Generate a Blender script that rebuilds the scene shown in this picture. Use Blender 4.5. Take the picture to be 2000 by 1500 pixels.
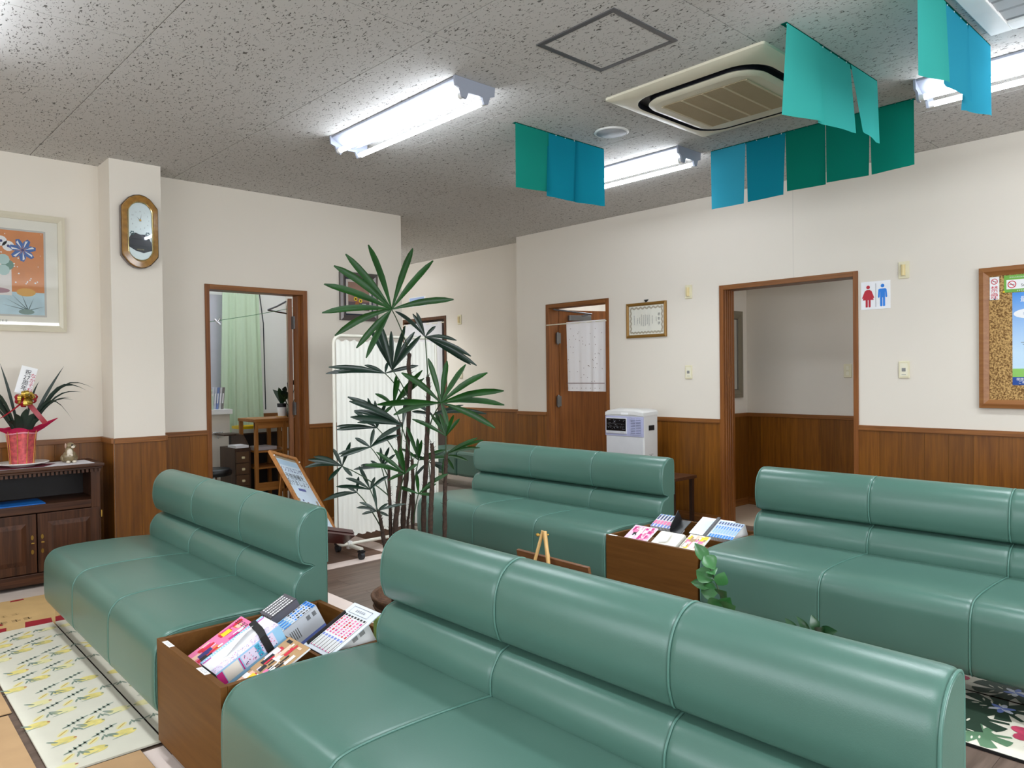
import bpy, math, random
from mathutils import Vector, Matrix
random.seed(7)
for o in list(bpy.data.objects): bpy.data.objects.remove(o)
SC = bpy.context.scene
COL = SC.collection
PI = math.pi
# ------------------------------------------------------------------ camera, world, exposure
cd = bpy.data.cameras.new('camera'); cam = bpy.data.objects.new('camera', cd); COL.objects.link(cam)
cd.sensor_width = 36.0; cd.lens = 26.0068; cd.clip_start = 0.05
cam.matrix_world = Matrix(((0.734417, 0.018225, -0.678454, 0), (-0.678589, 0.001709, -0.734516, 0),
                           (-0.012227, 0.999832, 0.013622, 1.311), (0, 0, 0, 1)))
SC.camera = cam
vs = SC.view_settings
vs.view_transform = 'Standard'; vs.look = 'None'; vs.gamma = 1.0; vs.exposure = 0.82; vs.use_curve_mapping = False
wd = bpy.data.worlds.new('sky'); SC.world = wd; wd.use_nodes = True
wd.node_tree.nodes['Background'].inputs[0].default_value = (0.80, 0.90, 1.0, 1)
wd.node_tree.nodes['Background'].inputs[1].default_value = 1.5
TUBE = 15.0          # fluorescent tube emission
def area(name, loc, rot, sx, sy, energy, color):
    l = bpy.data.lights.new(name, 'AREA'); l.shape = 'RECTANGLE'; l.size = sx; l.size_y = sy; l.energy = energy; l.color = color
    o = bpy.data.objects.new(name, l); COL.objects.link(o); o.location = loc; o.rotation_euler = rot; return o
# daylight through the big windows behind the photographer
area('window_daylight', (1.2, -2.55, 1.6), (PI/2, 0, 0), 5.0, 1.3, 85, (0.92, 0.96, 1.0))
area('window_daylight', (-2.55, 2.2, 1.6), (PI/2, 0, -PI/2), 4.4, 1.3, 34, (0.92, 0.96, 1.0))
SC.cycles.use_denoising = True
SC.cycles.max_bounces = 8; SC.cycles.diffuse_bounces = 5; SC.cycles.glossy_bounces = 4; SC.cycles.transparent_max_bounces = 8
SC.cycles.caustics_reflective = False; SC.cycles.caustics_refractive = False; SC.cycles.sample_clamp_indirect = 6
# ------------------------------------------------------------------ helpers
def s2l(c):
    return tuple((x/12.92 if x <= 0.04045 else ((x+0.055)/1.055)**2.4) for x in c)
def rgb(r, g, b): return s2l((r/255, g/255, b/255))
MATS = {}
def node_mat(name):
    m = bpy.data.materials.new(name); m.use_nodes = True
    nt = m.node_tree; return m, nt, nt.nodes['Principled BSDF']
def mat(name, col, rough=0.5, metal=0.0, spec=None, bump=0, bscale=200, var=0.0, vscale=8, coat=0, emit=None, estr=0, sheen=0):
    if name in MATS: return MATS[name]
    m, nt, p = node_mat(name)
    p.inputs['Base Color'].default_value = (*col, 1); p.inputs['Roughness'].default_value = rough; p.inputs['Metallic'].default_value = metal
    if spec is not None: p.inputs['Specular IOR Level'].default_value = spec
    if coat: p.inputs['Coat Weight'].default_value = coat; p.inputs['Coat Roughness'].default_value = 0.15
    if emit: p.inputs['Emission Color'].default_value = (*emit, 1); p.inputs['Emission Strength'].default_value = estr
    tc = nt.nodes.new('ShaderNodeTexCoord')
    n = nt.nodes.new('ShaderNodeTexNoise'); n.inputs['Scale'].default_value = vscale; n.inputs['Detail'].default_value = 4
    nt.links.new(tc.outputs['Object'], n.inputs['Vector'])
    v = var if var else 0.03
    r = nt.nodes.new('ShaderNodeValToRGB'); r.color_ramp.elements[0].position = 0.3; r.color_ramp.elements[1].position = 0.7
    r.color_ramp.elements[0].color = (*[c*(1-v) for c in col], 1); r.color_ramp.elements[1].color = (*[min(1, c*(1+v)) for c in col], 1)
    nt.links.new(n.outputs['Fac'], r.inputs['Fac']); nt.links.new(r.outputs['Color'], p.inputs['Base Color'])
    if bump:
        b = nt.nodes.new('ShaderNodeBump'); b.inputs['Strength'].default_value = bump; b.inputs['Distance'].default_value = 0.002
        n2 = nt.nodes.new('ShaderNodeTexNoise'); n2.inputs['Scale'].default_value = bscale; n2.inputs['Detail'].default_value = 2
        nt.links.new(tc.outputs['Object'], n2.inputs['Vector']); nt.links.new(n2.outputs['Fac'], b.inputs['Height']); nt.links.new(b.outputs['Normal'], p.inputs['Normal'])
    MATS[name] = m; return m
def wood(name, c1, c2, grain='z', rough=0.45, fine=60, objvar=0.0, spec=0.4):
    if name in MATS: return MATS[name]
    m, nt, p = node_mat(name)
    tc = nt.nodes.new('ShaderNodeTexCoord'); mp = nt.nodes.new('ShaderNodeMapping')
    sc = [fine, fine, fine]; sc['xyz'.index(grain)] = 2.2; mp.inputs['Scale'].default_value = sc
    oi = nt.nodes.new('ShaderNodeObjectInfo')
    add = nt.nodes.new('ShaderNodeVectorMath'); add.operation = 'ADD'
    ml = nt.nodes.new('ShaderNodeMath'); ml.operation = 'MULTIPLY'; ml.inputs[1].default_value = 40
    nt.links.new(oi.outputs['Random'], ml.inputs[0]); nt.links.new(tc.outputs['Object'], add.inputs[0])
    cx = nt.nodes.new('ShaderNodeCombineXYZ')
    for i in range(3): nt.links.new(ml.outputs[0], cx.inputs[i])
    nt.links.new(cx.outputs[0], add.inputs[1]); nt.links.new(add.outputs[0], mp.inputs['Vector'])
    n = nt.nodes.new('ShaderNodeTexNoise'); n.inputs['Scale'].default_value = 1; n.inputs['Detail'].default_value = 5; n.inputs['Roughness'].default_value = 0.6; n.inputs['Distortion'].default_value = 0.4
    nt.links.new(mp.outputs[0], n.inputs['Vector'])
    r = nt.nodes.new('ShaderNodeValToRGB'); r.color_ramp.elements[0].position = 0.32; r.color_ramp.elements[1].position = 0.68
    r.color_ramp.elements[0].color = (*c1, 1); r.color_ramp.elements[1].color = (*c2, 1)
    nt.links.new(n.outputs['Fac'], r.inputs['Fac'])
    out = r.outputs['Color']
    if objvar:
        hs = nt.nodes.new('ShaderNodeHueSaturation'); mr = nt.nodes.new('ShaderNodeMapRange')
        mr.inputs['To Min'].default_value = 1-objvar; mr.inputs['To Max'].default_value = 1+objvar
        nt.links.new(oi.outputs['Random'], mr.inputs['Value']); nt.links.new(mr.outputs[0], hs.inputs['Value']); nt.links.new(out, hs.inputs['Color']); out = hs.outputs['Color']
    nt.links.new(out, p.inputs['Base Color']); p.inputs['Roughness'].default_value = rough; p.inputs['Specular IOR Level'].default_value = spec
    MATS[name] = m; return m
def glass(name, tint=(1, 1, 1), refl=1.0):
    if name in MATS: return MATS[name]
    m = bpy.data.materials.new(name); m.use_nodes = True; nt = m.node_tree; nt.nodes.clear()
    o = nt.nodes.new('ShaderNodeOutputMaterial'); mx = nt.nodes.new('ShaderNodeMixShader'); t = nt.nodes.new('ShaderNodeBsdfTransparent'); g = nt.nodes.new('ShaderNodeBsdfGlossy')
    f = nt.nodes.new('ShaderNodeLayerWeight'); f.inputs['Blend'].default_value = 0.5      # same from both sides of a thin pane
    pw = nt.nodes.new('ShaderNodeMath'); pw.operation = 'POWER'; pw.inputs[1].default_value = 5.0; nt.links.new(f.outputs['Facing'], pw.inputs[0])
    k = nt.nodes.new('ShaderNodeMath'); k.operation = 'MULTIPLY_ADD'; k.inputs[1].default_value = 0.92*refl; k.inputs[2].default_value = 0.04*refl
    t.inputs['Color'].default_value = (*tint, 1); g.inputs['Roughness'].default_value = 0.02
    nt.links.new(pw.outputs[0], k.inputs[0]); nt.links.new(k.outputs[0], mx.inputs[0]); nt.links.new(t.outputs[0], mx.inputs[1]); nt.links.new(g.outputs[0], mx.inputs[2]); nt.links.new(mx.outputs[0], o.inputs[0])
    MATS[name] = m; return m
def sheet(name, col, trans=0.5, rough=0.7):
    """thin cloth or paper that lets light through"""
    if name in MATS: return MATS[name]
    m = bpy.data.materials.new(name); m.use_nodes = True; nt = m.node_tree; nt.nodes.clear()
    o = nt.nodes.new('ShaderNodeOutputMaterial'); mx = nt.nodes.new('ShaderNodeMixShader'); mx.inputs[0].default_value = trans
    d = nt.nodes.new('ShaderNodeBsdfDiffuse'); t = nt.nodes.new('ShaderNodeBsdfTranslucent')
    d.inputs['Color'].default_value = (*col, 1); t.inputs['Color'].default_value = (*col, 1)
    nt.links.new(d.outputs[0], mx.inputs[1]); nt.links.new(t.outputs[0], mx.inputs[2]); nt.links.new(mx.outputs[0], o.inputs[0])
    MATS[name] = m; return m
# --- scene graph
ROOT = {}
def thing(name, label, cat, loc=(0, 0, 0), group=None, rot=None):
    o = bpy.data.objects.new(name, None); COL.objects.link(o); o.location = loc; o.empty_display_size = 0.05
    o['label'] = label; o['category'] = cat
    if group: o['group'] = group
    m = Matrix.Translation(Vector(loc))
    if rot is not None: o.rotation_euler = rot; m = m @ rot_m(rot)
    ROOT[o.name] = m.inverted()
    return o
def rot_m(e):
    from mathutils import Euler
    return Euler(e).to_matrix().to_4x4()
def rootinv(p):
    while p.parent: p = p.parent
    return ROOT.get(p.name, Matrix.Identity(4))
class MB:
    def __init__(s): s.v = []; s.f = []; s.m = []; s.sm = []
    def add(s, vs, fs, m=0, smooth=False):
        b = len(s.v); s.v += [tuple(q) for q in vs]
        for f in fs: s.f.append(tuple(b+i for i in f)); s.m.append(m); s.sm.append(smooth)
        return s
    def box(s, x0, x1, y0, y1, z0, z1, m=0):
        v = [(x, y, z) for z in (z0, z1) for y in (y0, y1) for x in (x0, x1)]
        return s.add(v, [(0, 2, 3, 1), (4, 5, 7, 6), (0, 1, 5, 4), (2, 6, 7, 3), (0, 4, 6, 2), (1, 3, 7, 5)], m)
    def obox(s, o, a, b, c, m=0):
        """box from corner o with edge vectors a, b, c"""
        o, a, b, c = map(Vector, (o, a, b, c))
        if a.cross(b).dot(c) < 0: a, b = b, a
        v = [o, o+a, o+b, o+a+b, o+c, o+c+a, o+c+b, o+c+a+b]
        return s.add(v, [(0, 2, 3, 1), (4, 5, 7, 6), (0, 1, 5, 4), (2, 6, 7, 3), (0, 4, 6, 2), (1, 3, 7, 5)], m)
    def quad(s, o, a, b, m=0):
        o, a, b = map(Vector, (o, a, b)); return s.add([o, o+a, o+a+b, o+b], [(0, 1, 2, 3)], m)
    def poly(s, pts, m=0): return s.add(pts, [tuple(range(len(pts)))], m)
    def tube(s, pts, r, n=8, m=0, cap=True, r1=None):
        pts = [Vector(p) for p in pts]; rings = []; N = len(pts)
        up = Vector((0, 0, 1)); prev = None
        for i, p in enumerate(pts):
            d = (pts[min(i+1, N-1)]-pts[max(i-1, 0)]).normalized()
            if prev is None:
                a = d.cross(up) if abs(d.z) < 0.95 else d.cross(Vector((1, 0, 0)))
            else: a = prev-d*prev.dot(d)
            a.normalize(); prev = a; b = d.cross(a)
            rr = r if not isinstance(r, (list, tuple)) else r[i]
            if r1 is not None: rr = r+(r1-r)*i/(N-1)
            rings.append([p+(a*math.cos(2*PI*k/n)+b*math.sin(2*PI*k/n))*rr for k in range(n)])
        v = [q for R in rings for q in R]
        f = [(i*n+k, i*n+(k+1) % n, (i+1)*n+(k+1) % n, (i+1)*n+k) for i in range(N-1) for k in range(n)]
        s.add(v, f, m, True)
        if cap:
            s.add(rings[0], [tuple(reversed(range(n)))], m); s.add(rings[-1], [tuple(range(n))], m)
        return s
    def lathe(s, prof, c, n=24, m=0, ax='z', sm=True):
        """prof [(r,h)] turned about the axis through c"""
        v = []
        for r, h in prof:
            for k in range(n):
                a = 2*PI*k/n; q = (r*math.cos(a), r*math.sin(a), h)
                q = {'z': q, 'x': (h, q[0], q[1]), 'y': (q[1], h, q[0])}[ax]
                v.append((c[0]+q[0], c[1]+q[1], c[2]+q[2]))
        f = [(i*n+k, i*n+(k+1) % n, (i+1)*n+(k+1) % n, (i+1)*n+k) for i in range(len(prof)-1) for k in range(n)]
        s.add(v, f, m, sm)
        if prof[0][0] > 1e-5: s.add(v[:n], [tuple(reversed(range(n)))], m)
        if prof[-1][0] > 1e-5: s.add(v[-n:], [tuple(range(n))], m)
        return s
    def prism(s, pts, off, m=0, sm=False):
        """extrude polygon (3d points) by vector"""
        pts = [Vector(p) for p in pts]; off = Vector(off); n = len(pts)
        s.add(pts, [tuple(reversed(range(n)))], m); s.add([p+off for p in pts], [tuple(range(n))], m)
        s.add(pts+[p+off for p in pts], [(i, (i+1) % n, n+(i+1) % n, n+i) for i in range(n)], m, sm); return s
    def build(s, name, mats, parent=None, bevel=0, angle=None, fix=True):
        me = bpy.data.meshes.new(name)
        if parent is not None: inv = rootinv(parent); vs_ = [inv @ Vector(q) for q in s.v]; loc = None
        else:
            xs, ys, zs = zip(*s.v); loc = Vector(((min(xs)+max(xs))/2, (min(ys)+max(ys))/2, min(zs))); vs_ = [Vector(q)-loc for q in s.v]
        me.from_pydata(vs_, [], s.f)
        if not isinstance(mats, (list, tuple)): mats = [mats]
        for q in mats: me.materials.append(q)
        me.polygons.foreach_set('material_index', s.m); me.polygons.foreach_set('use_smooth', s.sm)
        if angle: 
            me.polygons.foreach_set('use_smooth', [True]*len(s.f)); me.set_sharp_from_angle(angle=math.radians(angle))
        me.update()
        o = bpy.data.objects.new(name, me); COL.objects.link(o)
        if parent is not None: o.parent = parent
        else:
            o.location = loc; ROOT[o.name] = Matrix.Translation(-loc)
        if bevel:
            b = o.modifiers.new('bevel', 'BEVEL'); b.width = bevel; b.segments = 2; b.limit_method = 'ANGLE'; b.angle_limit = math.radians(40)
        return o
def tag(o, label, cat, group=None):
    o['label'] = label; o['category'] = cat
    if group: o['group'] = group
    return o
def struct(o): o['kind'] = 'structure'; return o
def B(name, m, parent, *dims, bevel=0): return MB().box(*dims).build(name, m, parent, bevel)
def text(name, body, m, parent, o, ux, uy, size, align='CENTER', leading=1.0, xs=1.0):
    """flat print: text laid on the plane at o, baseline along ux, up along uy"""
    c = bpy.data.curves.new('print', 'FONT'); c.body = body; c.size = size; c.align_x = align; c.align_y = 'CENTER'; c.space_line = leading; c.resolution_u = 2
    t = bpy.data.objects.new('print', c); me = bpy.data.meshes.new_from_object(t); bpy.data.objects.remove(t); bpy.data.curves.remove(c)
    ux = Vector(ux).normalized(); uy = Vector(uy).normalized(); o = Vector(o)
    inv = rootinv(parent)
    for q in me.vertices: q.co = inv @ (o+ux*q.co.x*xs+uy*q.co.y)
    me.materials.clear(); me.materials.append(m); me.name = name
    ob = bpy.data.objects.new(name, me); COL.objects.link(ob); ob.parent = parent; return ob
def scrawl(name, m, par, o, ux, uy, n, size, vertical=False, seed=0):
    """tiny strokes where the photograph's print is too small to read"""
    r = random.Random(seed*31+n); b = MB(); ux = Vector(ux).normalized(); uy = Vector(uy).normalized(); o = Vector(o); s = size
    for k in range(n):
        c = o+(-uy*(k-(n-1)/2)*s*1.15 if vertical else ux*(k-(n-1)/2)*s*1.08)
        for q in range(3): b.quad(c-ux*s*.4+uy*s*(.34-.34*q-.04*r.random()), ux*s*r.uniform(.5, .82), uy*s*.09)
        b.quad(c+ux*s*r.uniform(-.3, .2)-uy*s*.42, ux*s*.10, uy*s*.85)
    return b.build(name, m, par)
def catmull(pts, k=4, closed=False):
    out = []; n = len(pts)
    rng = range(n if closed else n-1)
    for i in rng:
        p0 = pts[(i-1) % n] if closed or i > 0 else pts[i]; p1 = pts[i]; p2 = pts[(i+1) % n]; p3 = pts[(i+2) % n] if closed or i+2 < n else p2
        for j in range(k):
            t = j/k
            out.append(tuple(0.5*((2*b)+(-a+c)*t+(2*a-5*b+4*c-d)*t*t+(-a+3*b-3*c+d)*t**3) for a, b, c, d in zip(p0, p1, p2, p3)))
    if not closed: out.append(tuple(pts[-1]))
    return out
# ------------------------------------------------------------------ materials
CREAM = mat('wallpaper', rgb(228, 220, 207), 0.85, bump=0.2, bscale=350, spec=0.2, var=0.008, vscale=1.5)
OAK_Z = wood('wainscot_veneer', rgb(102, 58, 12), rgb(134, 82, 20), 'z', 0.36, 45, 0.2)
OAK_X = wood('oak_trim_x', rgb(112, 66, 26), rgb(148, 94, 44), 'x', 0.4, 60, 0.05)
OAK_Y = wood('oak_trim_y', rgb(112, 66, 26), rgb(148, 94, 44), 'y', 0.4, 60, 0.05)
JAMB = wood('jamb_wood', rgb(108, 60, 22), rgb(142, 86, 36), 'z', 0.4, 60, 0.05)
DARKOAK = wood('dark_oak', rgb(46, 25, 14), rgb(84, 50, 29), 'x', 0.45, 50, 0.05, 0.3)
BOXWOOD = wood('box_veneer', rgb(94, 58, 20), rgb(108, 70, 28), 'y', 0.5, 40, 0.03, spec=0.25)
PALEWOOD = wood('pale_wood', rgb(206, 160, 96), rgb(226, 186, 124), 'z', 0.5, 50)
SHELFWOOD = wood('shelf_wood', rgb(150, 96, 42), rgb(182, 124, 62), 'x', 0.45, 40)
BLACK = mat('black_paint', rgb(22, 22, 24), 0.4)
WHITE = mat('white_plastic', rgb(235, 235, 232), 0.4)
PAPER = mat('white_paper', rgb(240, 240, 240), 0.7)
IVORY = mat('ivory_plastic', rgb(226, 218, 186), 0.4)
STEEL = mat('brushed_steel', (0.55, 0.55, 0.56), 0.25, 1.0)
CHROME = mat('mirror_steel', (0.75, 0.74, 0.72), 0.03, 1.0, var=0.01)
BRASS = mat('brass', rgb(196, 156, 76), 0.3, 0.9)
LEATHER = mat('teal_leather', rgb(76, 111, 99), 0.31, spec=0.5, bump=0.08, bscale=420, var=0.04, vscale=3)
PIPING = mat('teal_piping', rgb(84, 124, 112), 0.33, spec=0.5)
GOLD = mat('gold_frame', rgb(146, 108, 48), 0.35, 0.3)
INK = mat('black_ink', rgb(25, 25, 28), 0.6)
INKG = mat('grey_ink', rgb(110, 110, 110), 0.6)
RED = mat('red_print', rgb(200, 25, 50), 0.5)
BLUE = mat('blue_print', rgb(20, 130, 225), 0.5)
GREENP = mat('green_print', rgb(110, 170, 60), 0.5)
YELLOW = mat('yellow_print', rgb(240, 205, 30), 0.5)
PINK = mat('pink_print', rgb(236, 120, 165), 0.5)
MAGENTA = mat('magenta_print', rgb(205, 40, 130), 0.5)
NAVY = mat('navy_print', rgb(40, 45, 110), 0.5)
SKYB = mat('light_blue_print', rgb(150, 200, 232), 0.5)
ORANGE = mat('orange_print', rgb(222, 132, 70), 0.5)
SKIN = mat('pale_peach_print', rgb(235, 190, 165), 0.5)
PERI = mat('periwinkle_print', rgb(112, 134, 210), 0.5)
GLASS = glass('clear_glass')
# ------------------------------------------------------------------ the room
YA, XB, XR, ZC = 5.839, 5.592, 5.829, 2.815
XE = 3.99
def mwall(name, boxes):
    b = MB()
    for q in boxes: b.box(*q)
    return struct(b.build(name, CREAM))
FLOORM = wood('dark_floor_vinyl', rgb(88, 72, 62), rgb(118, 100, 88), 'x', 0.4, 30, 0.06)
FLOORT = mat('beige_floor_vinyl', rgb(176, 160, 146), 0.45, var=0.08, vscale=14)
STRIP = mat('white_floor_strip', rgb(232, 214, 204), 0.45)
fl = struct(B('floor', FLOORM, None, -2.8, 8.2, -2.8, 9.8, -0.08, -0.003))
me_pl = None
for i in range(26):            # wood-look planks of the aisle behind the first row
    y0 = 0.0+i*0.178
    for j in range(2):
        xa = 1.52+(j*0.86 if i % 2 else j*0.86-0.30); xb = xa+0.86
        xa, xb = max(xa, 1.5), min(xb, 3.12)
        if i*0.178+0.178 > 4.53: continue
        MB().box(xa+.0006, xb-.0006, y0+.0006, y0+.1774, -0.004, 0.0).build('floor_plank', FLOORM, fl)
for i in range(6):
    MB().box(2.2+i*.31+.001, 2.51+i*.31-.001, 4.65, 5.82, -0.004, -0.0005).build('floor_tile', wood('brown_floor_tile', rgb(96, 74, 62), rgb(120, 96, 82), 'y', 0.45, 30, 0.08), fl)
for n, d in (('a', (2.06, 2.20, -.2, 4.53)), ('b', (1.5, 3.9, 4.53, 4.65)), ('c', (-2.0, 1.42, 5.24, 5.80)), ('d', (3.0, 3.14, 4.65, 5.8)), ('e', (.785, .853, 2.1, 2.78))):
    MB().box(d[0], d[1], d[2], d[3], -0.004, 0.0008).build('border_strip', STRIP if n != 'c' else mat('grey_beige_strip', rgb(205, 190, 178), 0.45), fl)
MB().box(5.72, 6.72, 1.4, 3.8, -0.004, 0.001).build('floor_sheet', mat('alcove_floor', rgb(206, 186, 162), 0.4), fl)
MB().box(3.99, 8.1, 5.0, 9.8, -0.004, 0.0006).build('floor_sheet', mat('corridor_floor', rgb(120, 108, 98), 0.4, var=.06), fl)
MB().box(1.3, 3.98, 5.97, 8.0, -0.004, 0.0006).build('floor_sheet', mat('exam_floor', rgb(196, 184, 170), 0.45), fl)
# ceiling slab and its rockwool tiles
m, nt, p = node_mat('rockwool_tile')
tc = nt.nodes.new('ShaderNodeTexCoord'); oi = nt.nodes.new('ShaderNodeObjectInfo')
mp = nt.nodes.new('ShaderNodeMapping'); mp.inputs['Scale'].default_value = (1.0, 1.0, 1.0)
geo = nt.nodes.new('ShaderNodeNewGeometry')
nt.links.new(geo.outputs['Position'], mp.inputs['Vector'])
wn = nt.nodes.new('ShaderNodeTexNoise'); wn.inputs['Scale'].default_value = 75; wn.inputs['Detail'].default_value = 1.5; wn.inputs['Distortion'].default_value = 1.2
mp2 = nt.nodes.new('ShaderNodeMapping'); mp2.inputs['Scale'].default_value = (1.25, .55, 1); mp2.inputs['Rotation'].default_value = (0, 0, 0.3)
nt.links.new(mp.outputs[0], mp2.inputs['Vector']); nt.links.new(mp2.outputs[0], wn.inputs['Vector'])
rp = nt.nodes.new('ShaderNodeValToRGB'); rp.color_ramp.elements[0].position = 0.335; rp.color_ramp.elements[1].position = 0.385
rp.color_ramp.elements[0].color = (*rgb(104, 101, 97), 1); rp.color_ramp.elements[1].color = (*rgb(201, 199, 195), 1)
nt.links.new(wn.outputs['Fac'], rp.inputs['Fac']); nt.links.new(rp.outputs['Color'], p.inputs['Base Color'])
bp = nt.nodes.new('ShaderNodeBump'); bp.inputs['Strength'].default_value = 0.5; bp.inputs['Distance'].default_value = 0.004
nt.links.new(rp.outputs['Color'], bp.inputs['Height']); nt.links.new(bp.outputs['Normal'], p.inputs['Normal'])
p.inputs['Roughness'].default_value = 0.95; p.inputs['Specular IOR Level'].default_value = 0.1
TILE = m
ce = struct(B('ceiling', mat('ceiling_joint', rgb(128, 124, 118), 0.9), None, -2.8, 8.2, -2.8, 9.8, ZC+.005, ZC+.1))
def tile_pts(i, j):
    def P(a, b):
        y = 4.445-.905*b; x = 1.043+.912*a-.019*(y-4.44); return x, y
    return [P(i, j), P(i+1, j), P(i+1, j+1), P(i, j+1)]
g = .0022
base_tile = None
for i in range(-4, 6):
    for j in range(-6, 8):
        q = tile_pts(i, j); cx = sum(a[0] for a in q)/4; cy = sum(a[1] for a in q)/4
        if (cy > YA+.4 and cx < 3.6) or cy > 9.6: continue
        if base_tile is None:
            pts = [(a-cx+(g if a < cx else -g), b-cy+(g if b < cy else -g), ZC) for a, b in q]
            t = MB().prism(pts, (0, 0, .006)).build('ceiling_tile', TILE, ce); base_tile = t
            t.location = Vector((cx, cy, 0)); continue
        t = base_tile.copy(); COL.objects.link(t); t.parent = ce; t.location = Vector((cx, cy, 0))
# walls
wl = mwall('wall_left', [(-2.6, 2.155, YA, YA+.12, 0, ZC+.01), (3.015, XE, YA, YA+.12, 0, ZC+.01), (2.155, 3.015, YA, YA+.12, 2.04, ZC+.01)])
pil = mwall('wall_pillar', [(1.427, 1.76, 5.562, YA+.01, 0, ZC+.01)])
wr = mwall('wall_right', [(XB, XB+.13, -2.6, 2.277, 0, ZC+.01), (XB, XB+.13, 3.431, 4.651, 0, ZC+.01), (XB, XB+.13, 5.505, YA, 0, ZC+.01),
                          (XB, XB+.13, 2.277, 3.431, 2.04, ZC+.01), (XB, XB+.13, 4.651, 5.505, 2.04, ZC+.01)])
wc = mwall('wall_corridor', [(XB, XR+.12, YA, YA+.12, 0, ZC+.01), (XR, XR+.12, YA+.12, 7.54, 0, ZC+.01), (XR, XR+.12, 8.5, 9.6, 0, ZC+.01), (XR, XR+.12, 7.54, 8.5, 2.07, ZC+.01), (XE-.12, XE, YA+.12, 9.6, 0, ZC+.01), (XE-.12, XR+.12, 9.6, 9.72, 0, ZC+.01)])
ALC = mat('alcove_wallpaper', rgb(208, 196, 178), 0.85, bump=0.2, bscale=350, spec=0.2)
wa = struct(MB().box(6.65, 6.77, 1.3, 3.9, 0, ZC).box(XB+.13, 6.65, 3.785, 3.9, 0, ZC).box(XB+.13, 6.65, 1.3, 1.42, 0, ZC).build('wall_alcove', CREAM))
wo = mwall('wall_staff', [(7.4, 7.5, 3.9, 5.9, 0, ZC), (XB+.13, 7.4, 3.9, 4.0, 0, ZC), (XR+.12, 7.4, 5.85, 5.95, 0, ZC)])
we = struct(MB().box(1.2, 3.87, 8.0, 8.1, 0, 2.7).box(1.1, 1.2, YA+.12, 8.1, 0, 2.7).build('wall_exam', mat('exam_wallpaper', rgb(234, 234, 228), .85, var=.008)))
struct(B('ceiling_exam', mat('plain_ceiling', rgb(225, 225, 222), .9), None, 1.1, 3.87, YA+.12, 8.1, 2.7, 2.78))
wb = mwall('wall_back', [(-2.72, XB+.13, -2.72, -2.6, 0, .9), (-2.72, XB+.13, -2.72, -2.6, 2.3, ZC+.01), (-2.72, -1.4, -2.72, -2.6, .9, 2.3), (3.8, XB+.13, -2.72, -2.6, .9, 2.3)])
wf = mwall('wall_front', [(-2.72, -2.6, -2.6, YA+.12, 0, .9), (-2.72, -2.6, -2.6, YA+.12, 2.3, ZC+.01), (-2.72, -2.6, -2.6, -.1, .9, 2.3), (-2.72, -2.6, 4.5, YA+.12, .9, 2.3)])
FRAMEM = mat('white_window_frame', rgb(225, 225, 222), .4)
for nm, bx in (('window_1', [(-1.4+i*1.3-.025, -1.4+i*1.3+.025, -2.69, -2.63, .9, 2.3) for i in range(5)]+[(-1.4, 3.8, -2.69, -2.63, .9, .95), (-1.4, 3.8, -2.69, -2.63, 2.25, 2.3)]),
               ('window_2', [(-2.69, -2.63, -.1+i*1.15-.025, -.1+i*1.15+.025, .9, 2.3) for i in range(5)]+[(-2.69, -2.63, -.1, 4.5, .9, .95), (-2.69, -2.63, -.1, 4.5, 2.25, 2.3)])):
    b = MB()
    for q in bx: b.box(*q)
    w = struct(b.build(nm, FRAMEM))
    MB().box(*((-1.4, 3.8, -2.665, -2.66, .9, 2.3) if nm == 'window_1' else (-2.665, -2.66, -.1, 4.5, .9, 2.3))).build('pane', glass('window_glass'), w)
# wainscot: single veneer boards, a rail and a skirting on every wall
BW = .152
def wains(par, axis, a0, a1, face, sgn, nobase=False):
    """boards on a wall; axis 'x' runs along x at y=face, sgn is the side the room lies on"""
    n = max(1, round((a1-a0)/BW)); w = (a1-a0)/n
    for k in range(n):
        s0, s1 = a0+k*w+.0007, a0+(k+1)*w-.0007
        d = sorted((face, face+sgn*.007))
        if axis == 'x': MB().box(s0, s1, *d, .07, .868).build('wainscot_board', OAK_Z, par)
        else: MB().box(*d, s0, s1, .07, .868).build('wainscot_board', OAK_Z, par)
    d = sorted((face, face+sgn*.018)); d2 = sorted((face, face+sgn*.011))
    if axis == 'x':
        MB().box(a0, a1, *d, .866, .903).build('dado_rail', OAK_X, par, .003); MB().box(a0, a1, *d2, 0, .072).build('skirting', OAK_X, par, .002)
    else:
        MB().box(*d, a0, a1, .866, .903).build('dado_rail', OAK_Y, par, .003); MB().box(*d2, a0, a1, 0, .072).build('skirting', OAK_Y, par, .002)
wains(wl, 'x', -2.5, 1.427, YA, -1); wains(wl, 'x', 1.76, 2.155, YA, -1); wains(wl, 'x', 3.015, XE, YA, -1)
wains(pil, 'x', 1.427, 1.763, 5.562, -1); wains(pil, 'y', 5.562, YA, 1.427, -1); wains(pil, 'y', 5.562, YA, 1.76, 1)
wains(wr, 'y', -1.0, 2.277, XB, -1); wains(wr, 'y', 3.431, 4.651, XB, -1); wains(wr, 'y', 5.505, YA+.12, XB, -1)
wains(wc, 'y', YA+.12, 7.54, XR, -1); wains(wc, 'x', XB, XR, YA+.12, 1)
wains(wa, 'y', 1.42, 3.785, 6.65, -1); wains(wa, 'x', XB+.13, 6.65, 3.785, -1)
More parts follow.
